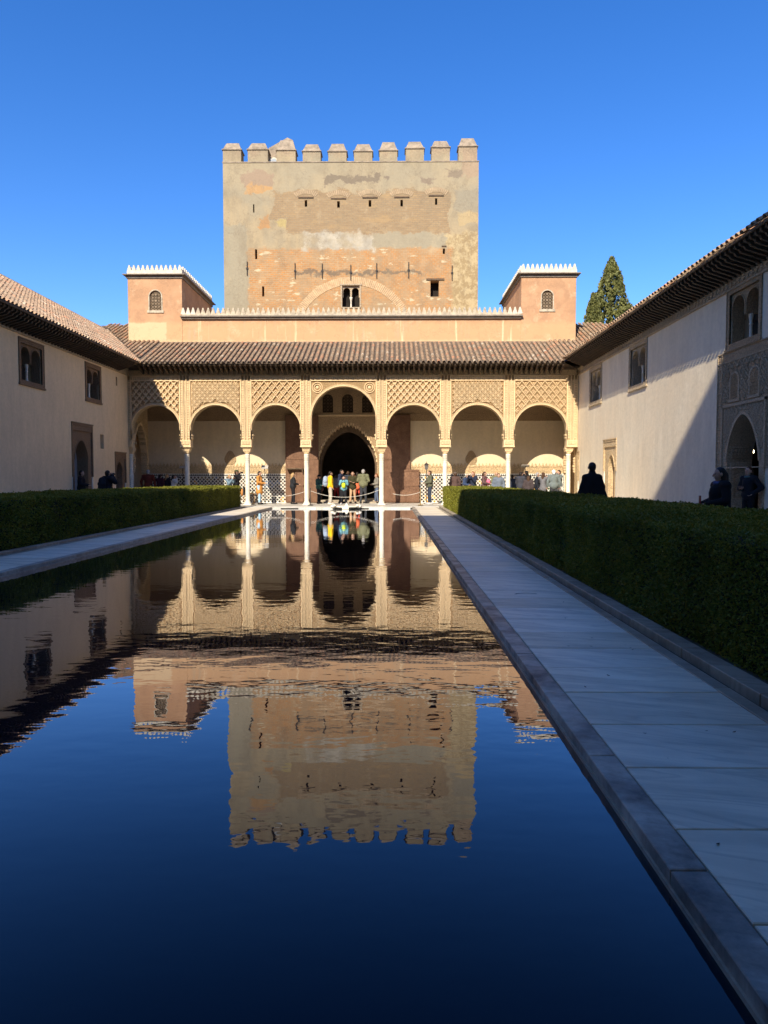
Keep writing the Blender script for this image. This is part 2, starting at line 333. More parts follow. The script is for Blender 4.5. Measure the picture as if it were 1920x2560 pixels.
def z1(zx, zy): return P(540+zx/2.44, 320+zy/2.44, Y=YT)       # spot on the tower front
def tower_mat():
    n = NT('tower_plaster_and_brick', .93, .15)
    wob = n.vmath('SUBTRACT', n.noise(1.1, 6, col=True, rough=.65), (.5, .5, .5))
    def wobbled(k):
        s = n.t.nodes.new('ShaderNodeVectorMath'); s.operation = 'SCALE'; n.lk(wob, s.inputs[0]); s.inputs['Scale'].default_value = k
        return n.sep(n.vmath('ADD', n.pos, s.outputs[0]))
    p1, p2 = wobbled(.45), wobbled(1.6)
    x, y, z = n.sep(n.pos); uv = n.comb(n.math('ADD', x, y), z, 0)
    def M4(pp, a, b, c, d, e=.05):
        A, B = z1(a, d), z1(b, c); return n.box(pp, A.x, B.x, A.z, B.z, e)
    big = n.noise(.35, 6); mid = n.noise(1.6, 6); fine = n.noise(8, 5)
    st = n.noise(1.2, 6, n.comb(n.math('MULTIPLY', x, 2.5), n.math('MULTIPLY', y, 2.5), n.math('MULTIPLY', z, .3)))
    base = n.mix(n.mr(big, .35, .65), (.50, .40, .26), (.60, .47, .295))
    base = n.mix(n.mr(st, .35, .7, 0, .5), base, (.46, .385, .265))
    gm = n.mr(n.noise(.5, 5, n.vmath('ADD', n.pos, (7, 0, 3))), .48, .6, 0, .7); base = n.mix(gm, base, (.44, .38, .27))
    up = M4(p2, -60, 1700, 195, 385, .3); base = n.mix(n.math('MULTIPLY', up, .45), base, (.52, .435, .295))
    # right strip of mottled yellow render
    rt = M4(p2, 1395, 1700, 640, 1120, .1); mot = n.mr(n.noise(2.6, 7, rough=.7), .46, .56)
    base = n.mix(rt, base, n.mix(mot, (.47, .35, .20), (.66, .52, .31)))
    # brick fields
    def bricks(a, b, m, rh=.13):
        br = n.brick(n.vmath('ADD', uv, n.comb(0, n.math('MULTIPLY', n.math('SUBTRACT', mid, .5), .05), 0)), 1.0, a, b, m, .30, rh, .022)
        return br[0]
    b1 = bricks((.56, .40, .235), (.48, .335, .20), (.42, .335, .22)); crs = n.noise(2.2, 6, n.comb(n.math('MULTIPLY', x, .55), 0, n.math('MULTIPLY', z, 4.5)), .7); b1 = n.mix(n.mr(crs, .42, .68, 0, .75), b1, (.37, .26, .16)); b1 = n.mix(n.mr(fine, .4, .7, 0, .35), b1, (.40, .29, .18))
    b1 = n.mix(n.mr(n.noise(.9, 5, n.comb(n.math('MULTIPLY', x, .6), 0, n.math('MULTIPLY', z, 2.2))), .55, .66, 0, .5), b1, (.60, .41, .22))
    f1 = n.math('MAXIMUM', M4(p2, 428, 1425, 385, 640, .05), M4(p2, 345, 500, 395, 558, .05))
    base = n.mix(f1, base, b1)
    b2 = bricks((.74, .37, .165), (.60, .31, .15), (.58, .42, .25)); b2 = n.mix(n.mr(mid, .42, .62, 0, .6), b2, (.58, .43, .27))
    b2 = n.mix(n.mr(n.noise(.8, 5, n.vmath('ADD', n.pos, (3, 1, 9))), .5, .62, 0, .55), b2, (.49, .37, .235))
    b2 = n.mix(n.mr(crs, .45, .66, 0, .6), b2, (.47, .30, .17)); b2 = n.mix(n.mr(crs, .40, .30, 0, .6), b2, (.68, .50, .31)); f2 = M4(wobbled(.8), 190, 1443, 728, 1200, .08); base = n.mix(f2, base, b2)
    wp = n.math('MULTIPLY', f2, n.mr(n.noise(1.0, 5, n.comb(n.math('MULTIPLY', x, 1.0), 4, n.math('MULTIPLY', z, 2.6)), .6), .60, .63)); base = n.mix(wp, base, (.78, .64, .42))
    # lime patch between the two fields
    f3 = n.math('MULTIPLY', M4(p2, 540, 970, 632, 742, .1), n.mr(n.noise(1.3, 6, n.vmath('ADD', n.pos, (2, 5, 8))), .36, .52, .25, 1)); base = n.mix(f3, base, n.mix(n.mr(mid, .4, .6), (.52, .46, .36), (.68, .60, .46)))
    for a, b, c, d, col, k in ((170, 345, 262, 350, (.47, .34, .24), p1), (185, 345, 345, 388, (.66, .40, .20), p2), (248, 338, 530, 610, (.66, .36, .17), p2), (1475, 1700, 515, 602, (.62, .47, .27), p1),
                               (655, 1000, 284, 332, (.27, .215, .16), p2), (1025, 1070, 308, 326, (.28, .22, .17), p2), (1240, 1328, 288, 330, (.34, .26, .19), p1), (1450, 1700, 380, 505, (.42, .365, .265), p1),
                               (1405, 1500, 250, 300, (.33, .26, .19), p2), (380, 425, 565, 605, (.60, .47, .22), p2), (1500, 1700, 120, 300, (.52, .38, .26), p2), (960, 1400, 640, 728, (.46, .40, .285), p2), (0, 190, 600, 1120, (.45, .395, .285), p2)):
        base = n.mix(n.math('MULTIPLY', M4(p2, a, b, c, d, .05), .8), base, col)
    base = n.mix(n.math('MULTIPLY', M4(p2, 490, 1240, 872, 896, .05), .75), base, (.20, .165, .125))
    # exposed masonry of the merlons
    ml = z1(0, 206).z; mm = n.mr(n.math('ADD', z, n.math('MULTIPLY', n.math('SUBTRACT', mid, .5), 2.4)), ml+.1, ml+.9, 0, .8); base = n.mix(mm, base, n.mix(n.mr(fine, .35, .65), (.36, .27, .19), (.56, .42, .28)))
    gr = n.noise(.75, 9, n.comb(n.math('MULTIPLY', x, 1.3), y, n.math('MULTIPLY', z, .8)), .72); base = n.mix(n.mr(gr, .50, .66, 0, .5), base, (.33, .265, .18)); base = n.mix(n.mr(gr, .42, .30, 0, .45), base, (.70, .56, .36))
    crk = n.mr(n.math('ABSOLUTE', n.math('SUBTRACT', n.noise(.45, 8, rough=.7), .5)), 0, .006, .55, 0); base = n.mix(crk, base, (.22, .17, .12))
    base = n.hsv(base, sat=1.1, val=n.mr(fine, .2, .8, .68, .80))
    n.bump(n.math('ADD', n.noise(4, 7, rough=.65), n.math('MULTIPLY', fine, .25)), .25, .05)
    return n.out(base)
M['tower'] = tower_mat()
M['cap'] = mat('merlon_brick_cap', (.33, .255, .175), .95, .35, 3, .7, 14, dist=.04)
def ochre_mat():
    n = NT('ochre_render', .92, .15)
    x, y, z = n.sep(n.pos)
    wob = n.vmath('SUBTRACT', n.noise(1.8, 6, col=True), (.5, .5, .5)); s = n.t.nodes.new('ShaderNodeVectorMath'); s.operation = 'SCALE'; n.lk(wob, s.inputs[0]); s.inputs['Scale'].default_value = .35
    p = n.sep(n.vmath('ADD', n.pos, s.outputs[0]))
    c = n.mix(n.mr(n.noise(.7, 6), .35, .65), (.50, .28, .15), (.58, .34, .19))
    c = n.mix(n.mr(n.noise(1.6, 8, rough=.72), .46, .64, 0, .75), c, (.42, .24, .135))
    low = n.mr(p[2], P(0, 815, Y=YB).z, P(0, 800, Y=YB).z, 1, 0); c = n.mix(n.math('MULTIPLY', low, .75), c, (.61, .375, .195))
    def b(px0, px1, py0, py1, e=.04):
        A, B = P(px0, py1, Y=YB), P(px1, py0, Y=YB); return n.box(p, A.x, B.x, A.z, B.z, e)
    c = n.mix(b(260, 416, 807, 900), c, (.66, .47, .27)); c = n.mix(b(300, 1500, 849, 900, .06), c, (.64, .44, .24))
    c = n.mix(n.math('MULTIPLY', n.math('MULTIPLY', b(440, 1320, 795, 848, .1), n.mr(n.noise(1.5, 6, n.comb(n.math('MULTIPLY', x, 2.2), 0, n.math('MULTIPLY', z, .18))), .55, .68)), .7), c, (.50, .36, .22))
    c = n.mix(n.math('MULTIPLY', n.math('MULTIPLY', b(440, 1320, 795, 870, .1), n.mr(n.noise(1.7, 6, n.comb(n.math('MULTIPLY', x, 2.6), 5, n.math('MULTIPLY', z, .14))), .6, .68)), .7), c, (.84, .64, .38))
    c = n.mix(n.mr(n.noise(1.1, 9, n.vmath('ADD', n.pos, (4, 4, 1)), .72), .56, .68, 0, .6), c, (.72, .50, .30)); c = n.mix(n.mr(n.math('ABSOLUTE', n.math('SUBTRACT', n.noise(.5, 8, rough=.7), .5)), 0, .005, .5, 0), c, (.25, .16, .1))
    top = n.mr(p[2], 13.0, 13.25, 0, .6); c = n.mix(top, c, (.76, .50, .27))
    n.bump(n.noise(7, 6), .3, .03); return n.out(c)
M['ochre'] = ochre_mat()
def water_mat():
    n = NT('pool_water'); t = n.t; t.nodes.remove(n.b)
    x, y, z = n.sep(n.pos)
    v1 = n.comb(n.math('MULTIPLY', x, .55), n.math('MULTIPLY', y, 1.0), 0)
    near = n.mr(y, 4, 30, 0, 1)
    h = n.math('ADD', n.math('MULTIPLY', n.noise(1.3, 2, v1, .5), .0095), n.math('MULTIPLY', n.noise(5.5, 2.5, v1, .5), .0046))
    br = n.mr(n.noise(.16, 2), .42, .62, .55, 1.25)
    h = n.math('MULTIPLY', h, n.math('MULTIPLY', br, n.mr(y, 2, 24, .95, .32)))
    bp = t.nodes.new('ShaderNodeBump'); bp.inputs['Strength'].default_value = 1.0; bp.inputs['Distance'].default_value = .62; n.lk(h, bp.inputs['Height'])
    gl = t.nodes.new('ShaderNodeBsdfGlossy'); gl.inputs['Roughness'].default_value = .012; gl.inputs['Color'].default_value = (.92, .94, 1, 1)
    df = t.nodes.new('ShaderNodeBsdfDiffuse'); df.inputs['Color'].default_value = (.003, .007, .014, 1)
    lw = t.nodes.new('ShaderNodeLayerWeight'); fr_ = n.math('MINIMUM', n.math('MULTIPLY', n.math('POWER', lw.outputs['Facing'], 3.9), 1.32), .95)
    mx = t.nodes.new('ShaderNodeMixShader'); t.links.new(bp.outputs[0], gl.inputs['Normal'])
    t.links.new(fr_, mx.inputs[0]); t.links.new(df.outputs[0], mx.inputs[1]); t.links.new(gl.outputs[0], mx.inputs[2])
    t.links.new(mx.outputs[0], t.nodes['Material Output'].inputs[0]); return n.mat
M['water'] = water_mat()
def leaf_mat(name, a, b, tr=.25):
    n = NT(name, .55, .3); i = n.island()
    c = n.mix(i, a, b); c = n.mix(n.mr(n.noise(.8, 5), .4, .65, 0, .6), c, sc(a, .7)); n.out(c)
    n.b.inputs['Roughness'].default_value = .6
    t = n.t; tl = t.nodes.new('ShaderNodeBsdfTranslucent'); n.lk(c, tl.inputs[0]); mx = t.nodes.new('ShaderNodeMixShader'); mx.inputs[0].default_value = tr
    t.links.new(n.b.outputs[0], mx.inputs[1]); t.links.new(tl.outputs[0], mx.inputs[2]); t.links.new(mx.outputs[0], t.nodes['Material Output'].inputs[0]); return n.mat
M['leaf'] = leaf_mat('myrtle_leaf', (.135, .145, .013), (.31, .29, .035))
M['leafcore'] = mat('myrtle_twigs', (.022, .024, .010), .95, .4, 6, .6, 40)
M['cypress'] = leaf_mat('cypress_foliage', (.13, .14, .04), (.30, .285, .08), .2)
M['bark'] = mat('bark', (.10, .07, .05), .95, .3, 4, .6, 12)

# ------------------------------------------------------------------ ground, pool, paths
m = MB(); m.face([(-900, -900, -1.3), (900, -900, -1.3), (900, 900, -1.3), (-900, 900, -1.3)]); m.build('ground', M['soil'], kind='structure')
m = MB()                                             # foundation bed under court paving, with the pool cut out
for x0, x1, y0, y1 in ((-20, PX0-.01, -6, 50), (PX1+.01, 16, -6, 50), (PX0-.01, PX1+.01, PY1+.01, 50), (PX0-.01, PX1+.01, -6, PY0)): m.box(x0, x1, y0, y1, -.95, -.03)
m.build('court_bed', M['joint'], kind='structure')
m = MB(); m.face([(PX0-.05, PY0, -.9), (PX1+.05, PY0, -.9), (PX1+.05, PY1+.05, -.9), (PX0-.05, PY1+.05, -.9)]); m.build('pool_floor', M['joint'], kind='structure')
m = MB(); m.face([(PX0-.004, PY0, -.07), (PX1+.004, PY0, -.07), (PX1+.004, PY1+.004, -.07), (PX0-.004, PY1+.004, -.07)]); m.build('water', M['water'], kind='structure')
def stone_mesh(name, sx, sy, h, mat_, ch=.004, jit=.002):
    m = MB(); q = [random.uniform(-jit, jit) for _ in range(4)]
    m.box(-sx/2+ch/2, sx/2-ch/2, -sy/2+ch/2, sy/2-ch/2, -h, -ch*.7); 
    m.v[4:] = []; m.f = []; m.m = []
    b = [(-sx/2, -sy/2), (sx/2, -sy/2), (sx/2, sy/2), (-sx/2, sy/2)]; m.v = []
    z = [(-h, 0), (-ch, 0), (0, ch)]
    for zz, ins in z:
        for k, (x, y) in enumerate(b): m.v.append((x-math.copysign(ins, x)+q[k], y-math.copysign(ins, y)+q[(k+1) % 4], zz))
    for a in (0, 4):
        for k in range(4): m.f.append([a+k, a+(k+1) % 4, a+4+(k+1) % 4, a+4+k]); m.m.append(0)
    m.f.append([8, 9, 10, 11]); m.m.append(0); return m.mesh(name, mat_)
def run(parent, name, x0, x1, y0, y1, pitch, h, z, mat_, gap=.007, nvar=3, jz=.0015):
    ms = [stone_mesh(name, x1-x0, pitch-gap, h, mat_) for _ in range(nvar)]
    y = y0
    while y < y1-.05:
        o = put(name, random.choice(ms), parent, ((x0+x1)/2, y+pitch/2, z+random.uniform(-jz, jz)), (random.uniform(-.001, .001), random.uniform(-.0008, .0008), random.uniform(-.0012, .0012)))
        y += pitch
rp = empty('marble_path', (1.7, 18, 0), kind='structure'); tag(rp, label='grey marble slab path between the pool and the right hedge')
run(rp, 'slab', 1.165, 2.2, .99, 35, .62, .04, 0, M['marble'], .012)
run(rp, 'edge_slab', 2.207, 2.31, 1.1, 35, 1.24, .04, 0, M['kerb'])
run(rp, 'kerb_stone', 2.365, 2.53, .8, 35.2, 1.24, .1, .05, M['kerb'], .01)
lp = empty('marble_path', (-6.6, 18, 0), kind='structure'); tag(lp, label='pale marble slab path between the pool and the left hedge')
run(lp, 'slab', -7.12, -6.062, .9, 35, .62, .04, 0, M['marble'])
run(lp, 'edge_slab', -7.26, -7.13, .9, 35, 1.24, .04, 0, M['kerb'])
run(lp, 'kerb_stone', -7.47, -7.31, .8, 35.2, 1.24, .1, .04, M['kerb'], .01)
pc = empty('pool_coping', (-2.4, 18, 0), kind='structure'); tag(pc, label='stained stone coping around the long pool')
run(pc, 'coping_stone', PX1, PX1+.133, .4, 35, 1.07, .2, .002, M['coping'], .006)
run(pc, 'coping_stone', PX0-.133, PX0, .4, 35, 1.07, .2, .002, M['kerb'], .006)
cm = [stone_mesh('coping_stone', 1.15, .26, .2, M['pavement']) for _ in range(3)]
for k in range(6): put('coping_stone', cm[k % 3], pc, (PX0-.133+.6+k*1.16, PY1+.14, .002))
m = MB(); m.box(PX1-.012, PX1-.002, .9, PY1, -.25, -.052); m.build('coping_ledge', M['kerb'], pc)
m = MB(); m.box(PX0+.002, PX0+.03, .9, PY1, -.25, -.052); m.build('coping_ledge', M['kerb'], pc)
# terrace of marble slabs before the arcade
m = MB(); c_ = P(1317, 1486, Z=.002)
for k in range(12):
    a0, a1 = R(200+k*11), R(200+(k+1)*11)
    m.face([(c_.x+.16*math.cos(a)*q, c_.y-.02-.16*math.sin(a)*q*.75, .003) for a, q in ((a0, 1), (a1, 1), (a1, .82), (a0, .82))])
m.build('drain_slot', M['joint'], rp)
m = MB()
for k in range(46):
    x, y = random.uniform(1.2, 2.25), .9+13*random.random()**1.6; a = random.random()*6.3; l = random.uniform(.008, .02)
    m.face([(x+l*math.cos(a+t)*q, y+l*math.sin(a+t)*q, .004+.004*(t == 0)) for t, q in ((0, 1), (1.57, .4), (3.14, 1), (4.71, .4))])
m.build('leaf_litter', mat('dry_leaf', (.07, .05, .03), .9, .3, 20, 0, 30), kind='stuff')
tr = empty('terrace', (-2, 36.3, 0), kind='structure'); tag(tr, label='sunlit marble slab terrace between the pool and the arcade')
sm = [stone_mesh('slab', 1.17, .623, .04, M['pavement']) for _ in range(3)]
for j, yy in enumerate((35.6, 36.23, 36.86)):
    for k in range(21):
        x = -13.3+k*1.177+(.55 if j % 2 else 0)
        if x < 9.5: put('slab', random.choice(sm), tr, (x, yy, random.uniform(-.002, .002)))
def floor_mat():
    n = NT('portico_marble_floor', .35, .4); x, y, z = n.sep(n.pos)
    b = n.brick(n.comb(x, y, 0), 1, (.72, .67, .57), (.64, .60, .51), (.25, .22, .18), 1.2, .6, .012)
    n.lk(n.mr(n.noise(5, 4), .3, .7, .2, .5), n.b.inputs['Roughness']); return n.out(n.mix(n.mr(n.noise(2, 6), .4, .7, 0, .35), b[0], (.50, .45, .37)))
M['floor'] = floor_mat()
m = MB(); m.box(XL-1.6, XR+1.6, 37.19, YB+.02, -.03, .035); m.build('portico_floor', M['floor'], kind='structure')
for nm, x0, x1 in (('walkway', XL, -10.25), ('walkway', 5.0, XR)):
    m = MB(); m.box(x0, x1, -5, 35.25, -.03, .0); m.build(nm, M['floor'], kind='structure')
m = MB(); m.box(-10.25, -7.47, 1, 35.3, -.03, .03); m.build('planting_bed', M['soil'], kind='structure')
m = MB(); m.box(2.53, 5.0, 1, 35.3, -.03, .03); m.build('planting_bed', M['soil'], kind='structure')

# ------------------------------------------------------------------ the tower
tw = empty('stone_tower', ((z1(40, 0).x+z1(1595, 0).x)/2, YT+8, 0), 'massive square crenellated tower of patched plaster and brick behind the arcade', 'tower')
TX0, TX1 = P(560, 700, Y=YT).x, P(1195, 700, Y=YT).x
TZ = z1(800, 206).z
TD = 16.5
holes = []
def zh(a, b, c, d): 
    A, B = z1(a, d), z1(b, c); return (A.x, B.x, A.z, B.z)
H_twin = zh(770, 876, 960, 1093); H_rect = zh(1308, 1360, 931, 1029)
slits = [zh(541, 556, 440, 480), zh(739, 755, 446, 486), zh(931, 947, 440, 480), zh(1125, 1140, 438, 478), zh(1336, 1350, 428, 468), zh(226, 234, 465, 516), zh(238, 251, 740, 800), zh(281, 294, 966, 1028), zh(1383, 1397, 735, 768)]
holes = [H_twin, H_rect]+slits
m = MB(lambda x, y, z: (x, YT+y, z)); m.holes(TX0, TX1, 0, TZ, holes, 0, .8)
m.face([(TX0,0,0),(TX0,TD,0),(TX0,TD,TZ),(TX0,0,TZ)][::-1]); m.face([(TX1,0,0),(TX1,TD,0),(TX1,TD,TZ),(TX1,0,TZ)]); m.face([(TX0,TD,0),(TX1,TD,0),(TX1,TD,TZ),(TX0,TD,TZ)][::-1])
m.face([(TX0,0,TZ),(TX1,0,TZ),(TX1,TD,TZ),(TX0,TD,TZ)]); m.build('wall', M['tower'], tw)
for h in holes:
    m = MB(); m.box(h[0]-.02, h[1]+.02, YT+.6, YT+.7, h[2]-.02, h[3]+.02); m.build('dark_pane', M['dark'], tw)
mer = [(40,155,78,135),(192,318,78,135),(368,487,60,140),(527,640,90,147),(683,798,90,149),(840,955,90,149),(995,1108,82,145),(1155,1270,80,133),(1313,1428,70,127),(1478,1595,58,122)]
def merlon(x0, x1, zt, zc, y0, y1, par):
    m = MB(); m.box(x0, x1, y0, y1, TZ-.02, zc); o = m.build('merlon', M['tower'], par)
    m = MB(); m.box(x0-.06, x1+.06, y0-.06, y1+.06, zc+.002, zc+.06)
    wd = (x1-x0)*.17; j = lambda: random.uniform(-.04, .04)
    n = 4                                            # brick courses stepping in
    for k in range(n):
        t0, t1 = k/n, (k+.86)/n
        m.frustum((x0+wd*t0, x1-wd*t0, y0+.3*t0, y1-.3*t0), (x0+wd*t1+.01, x1-wd*t1-.01, y0+.3*t1+.01, y1-.3*t1-.01), zc+.06+(zt-zc-.06)*k/n, zc+.06+(zt-zc-.06)*(k+1)/n+(.0 if k < n-1 else j()))
    m.build('cap', M['cap'], o)
for a, b, c, d in mer: merlon(z1(a, 200).x+.02, z1(b, 200).x-.02, z1(0, c).z, z1(0, d).z, YT+.003, YT+.85, tw)
for k in range(1, 9):                                # merlons along the sides and the back
    for xx in (TX0+.003, TX1-.853):
        merlon(xx, xx+.85, TZ+1.55, TZ+.95, YT+k*1.85, YT+k*1.85+1.3, tw)
m = MB(); m.box(TX0-.03, TX1+.03, YT-.03, YT+.04, TZ-.04, TZ+.03); m.build('parapet_edge', M['cap'], tw)
# sloping stair hood behind the third merlon
def z3(zx, zy): q = P(540+zx/2.44, 320+zy/2.44, Y=YT+1.1); return (q.x, q.z)
m = MB(); m.prism([z3(318, 215), z3(470, 215), z3(470, 75), z3(436, 58), z3(322, 122)], YT+1.1, YT+3.2); m.build('stair_hood', M['cap'], tw)
c = z1(345, 190); m = MB(lambda x, y, z: (x, z, y)); m.lathe([(.30, 0), (.31, -.06), (.24, -.1)], c.x, c.z, 18, 0); m.lathe([(.22, -.101), (.2, -.12)], c.x, c.z, 18, 1); 
m.v = [(x, y+YT+.5, z) for x, y, z in m.v]; fl = m.build('floodlight', [M['merlon'], flat('lamp_glass', (.35, .38, .40), .2)])
fl['label'] = 'round floodlight set in a gap of the tower battlements'; fl['category'] = 'floodlight'
m = MB(); m.box(c.x-.1, c.x+.1, YT+.42, YT+.6, TZ-.02, c.z-.25); fm = m.build('bracket', M['iron'], fl)
# relieving arch of brick on edge
A0, A1, A2 = z1(500, 1095), z1(825, 908), z1(1160, 1095)
hc = (A2.x-A0.x)/2; sg = A1.z-A0.z; Ra = (hc*hc+sg*sg)/(2*sg); cxz = ((A0.x+A2.x)/2, A1.z-Ra); th = math.asin(min(1, hc/Ra))*1.12
m = MB(lambda x, y, z: (x, YT+y, z))
nv = 74
for k in range(nv):
    t0 = -th+2*th*k/nv; t1 = -th+2*th*(k+.82)/nv; r0, r1 = Ra-.52, Ra+random.uniform(-.02, .02)
    q = [(cxz[0]+r*math.sin(t), cxz[1]+r*math.cos(t)) for r, t in ((r0, t0), (r0, t1), (r1, t1), (r1, t0))]
    m.prism(q, -.018-random.random()*.012, .01)
m.build('relieving_arch', mat('arch_brick', (.56, .385, .215), .93, .2, 4, .4, 20), tw, kind='stuff')
# small flat relieving arches over the upper loops
for h in slits[:5]:
    cx = (h[0]+h[1])/2; m = MB(lambda x, y, z: (x, YT+y, z))
    for k in range(13):
        t = -.62+1.24*k/12; r0, r1 = .95, 1.25; zc = h[3]-.55; dt = .036
        m.prism([(cx+r*math.sin(a)*1.05, zc+r*math.cos(a)) for r, a in ((r0, t-dt), (r0, t+dt), (r1, t+dt), (r1, t-dt))], -.02, .01)
    m.build('loop_arch', M['cap'] if False else mat('loop_arch_brick', (.43, .31, .185), .93, .2, 4, .4, 20), tw)
    m = MB(lambda x, y, z: (x, YT+y, z)); m.box(cx-.5, cx+.5, -.05, .02, h[3]+.13, h[3]+.20); m.build('lintel', M['timber'], tw)
for a, b, c in ((190,815,900),(482,825,918),(648,828,918),(822,835,930),(980,825,918),(1175,820,915),(1440,840,930)):
    p, q = z1(a, b), z1(a, c); m = MB(); m.tube((p.x, YT-.05, q.z), (p.x, YT-.05, p.z), .03, .03, 6); m.box(p.x-.07, p.x+.07, YT-.06, YT+.02, (p.z+q.z)/2-.05, (p.z+q.z)/2+.05); m.build('tie_anchor', M['iron'], tw)
a, b = z1(1283, 930), z1(1392, 918); m = MB(); m.box(a.x, b.x, YT-.05, YT+.1, a.z+.003, b.z); m.build('lintel', M['timber'], tw)
a, b = z1(1376, 725), z1(1405, 718); m = MB(); m.box(a.x, b.x, YT-.04, YT+.1, a.z, b.z); m.build('lintel', M['timber'], tw)
# twin window of the tower
x0, x1_, z0, zz = H_twin; cx = (x0+x1_)/2; hw = (x1_-x0)/4-.06
m = MB(lambda x, y, z: (x, YT+.12+y, z))
for c_ in (x0+(x1_-x0)*.25, x0+(x1_-x0)*.75):
    p, cv = arch(c_-(x1_-x0)/4, c_+(x1_-x0)/4, zz-.75, c_, hw, zz-.75, zz-.12, n=14); m.slab(p, zz, 0, .15)
sc_ = m.build('twin_window', M['stucco_pale'], tw)
m = MB(); m.lathe([(.075, z0), (.05, z0+.08), (.045, zz-.98), (.06, zz-.95), (.10, zz-.80), (.11, zz-.74)], cx, YT+.2, 10); m.build('colonnette', M['column'], sc_, True)
m = MB(lambda x, y, z: (x, YT+y, z))
m.box(x0-.1, x0-.002, -.03, .02, z0, zz); m.box(x1_+.002, x1_+.1, -.03, .02, z0, zz); m.box(x0-.16, x1_+.16, -.05, .02, zz+.002, zz+.1); m.box(x0-.06, x1_+.06, -.05, .02, z0-.08, z0-.002); m.build('window_frame', M['stucco_pale'], sc_)

# ------------------------------------------------------------------ stepped white merlon, shared
def small_merlon(name, wd, h, t, mat_):
    pr = [(.5, 0), (.5, .16), (.44, .26), (.36, .30), (.36, .44), (.28, .58), (.21, .70), (.21, .80), (.13, .93), (.05, 1), (0, 1)]
    poly = [(x*wd, z*h) for x, z in pr]+[(-x*wd, z*h) for x, z in pr[-2::-1]]
    m = MB(); m.prism(poly, -t/2, t/2); return m.mesh(name, mat_)
MER = small_merlon('merlon', .262, .38, .12, M['merlon']); MER2 = small_merlon('merlon', .262, .37, .12, M['merlon_old'])
def lattice(m, x0, x1, z0, z1, hw, y0, y1, step=.16, bw=.028, cx=None, m_=0):
    """star lattice of thin bars inside an arched opening (round head)"""
    cx = (x0+x1)/2 if cx is None else cx; zc = z1-hw
    def ins(x, z): return x0 < x < x1 and z0 < z < z1 and (z < zc or (x-cx)**2+(z-zc)**2 < hw*hw)
    for ang in (0, 45, 90, 135):
        c, s = math.cos(R(ang)), math.sin(R(ang)); stp = step*(1 if ang % 90 == 0 else .7071)
        for k in range(-14, 15):
            run_ = None
            for q in range(-40, 41):
                t = q*.05; x = cx+c*t-s*k*stp; z = (z0+z1)/2+s*t+c*k*stp
                if ins(x, z):
                    run_ = run_ or (x, z); last = (x, z)
                elif run_:
                    m.bar(run_, last, bw, y0+(.004 if ang % 90 else 0), y1, m_); run_ = None
            if run_: m.bar(run_, last, bw, y0, y1, m_)
    for ix in range(-6, 7):
        for iz in range(-6, 7):
            x, z = cx+ix*step*2, (z0+z1)/2+iz*step*2
            if ins(x, z) and ins(x+step*.4, z) and ins(x-step*.4, z):
                m.prism([(x+step*.36*math.cos(a*math.pi/4), z+step*.36*math.sin(a*math.pi/4)) for a in range(8)], y0-.006, y1, m_)
# ------------------------------------------------------------------ corner pavilions and the wall between them
def pavilion(px0, px1, side, lab, wpx):
    x0, x1 = P(px0, 760, Y=YB).x, P(px1, 760, Y=YB).x; zt = P(0, 690, Y=YB).z; yb = 47.1
    e = empty('corner_pavilion', ((x0+x1)/2, (YB+yb)/2, 0), lab, 'pavilion')
    wx0, wx1, wz0, wz1 = P(wpx[0], wpx[3], Y=YB).x, P(wpx[1], wpx[3], Y=YB).x, P(wpx[0], wpx[3], Y=YB).z, P(wpx[0], wpx[2], Y=YB).z
    m = MB(lambda x, y, z: (x, YB+y, z)); m.holes(x0, x1, 8.62, zt, [(wx0, wx1, wz0, wz1)], 0, .3)
    d = yb-YB
    m.face([(x0,0,0),(x0,0,zt),(x0,d,zt),(x0,d,0)]); m.face([(x1,0,0),(x1,d,0),(x1,d,zt),(x1,0,zt)]); m.face([(x0,d,0),(x0,d,zt),(x1,d,zt),(x1,d,0)]); m.face([(x0,0,zt),(x1,0,zt),(x1,d,zt),(x0,d,zt)])
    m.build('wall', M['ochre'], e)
    hw = (wx1-wx0)/2; cx = (wx0+wx1)/2
    m = MB(lambda x, y, z: (x, YB+y, z)); p, cv = arch(wx0, wx1, wz1-hw, cx, hw-.005, wz1-hw, wz1-.004, n=18); m.slab(p, wz1+.003, .002, .3); m.build('arch_head', M['ochre'], e)
    m = MB(lambda x, y, z: (x, YB+y, z)); lattice(m, wx0, wx1, wz0, wz1, hw, .06, .1, .17, .02); wo_ = m.build('lattice_window', mat('gypsum_lattice', (.30, .22, .14), .9, .2, 5, .2, 40), e)
    m = MB(); m.box(wx0+.002, wx1-.002, YB+.2, YB+.24, wz0+.002, wz1-.002); m.build('pane', M['dark'], wo_)
    m = MB(lambda x, y, z: (x, YB+y, z)); m.ring([(wx0, wz0)]+cv+[(wx1, wz0)], .06, -.02, .01); m.box(wx0-.13, wx1+.13, -.05, .01, wz0-.14, wz0-.002); m.build('window_surround', M['merlon_old'], wo_)
    m = MB(); m.box(x0-.22, x1+.22, YB-.22, yb+.22, zt+.002, zt+.05); m.box(x0-.06, x1+.06, YB-.06, yb+.06, zt-.16, zt+.001); m.build('cornice', M['slate'], e)
    m = MB(); m.box(x0-.03, x1+.03, YB-.03, yb+.03, zt+.05, zt+.20); m.build('parapet', M['merlon'], e)
    n = 12
    for k in range(n): put('merlon', MER, e, (x0+.1+(x1-x0-.2)*k/(n-1), YB+.04, zt+.20))
    for k in range(1, 21):
        for xx in (x0+.04, x1-.04): put('merlon', MER, e, (xx, YB+.04+(d-.08)*k/20, zt+.20), (0, 0, math.pi/2))
    return e
pavilion(320, 455, -1, 'ochre corner pavilion with lattice window on the left of the tower', (374, 404, 726, 776))
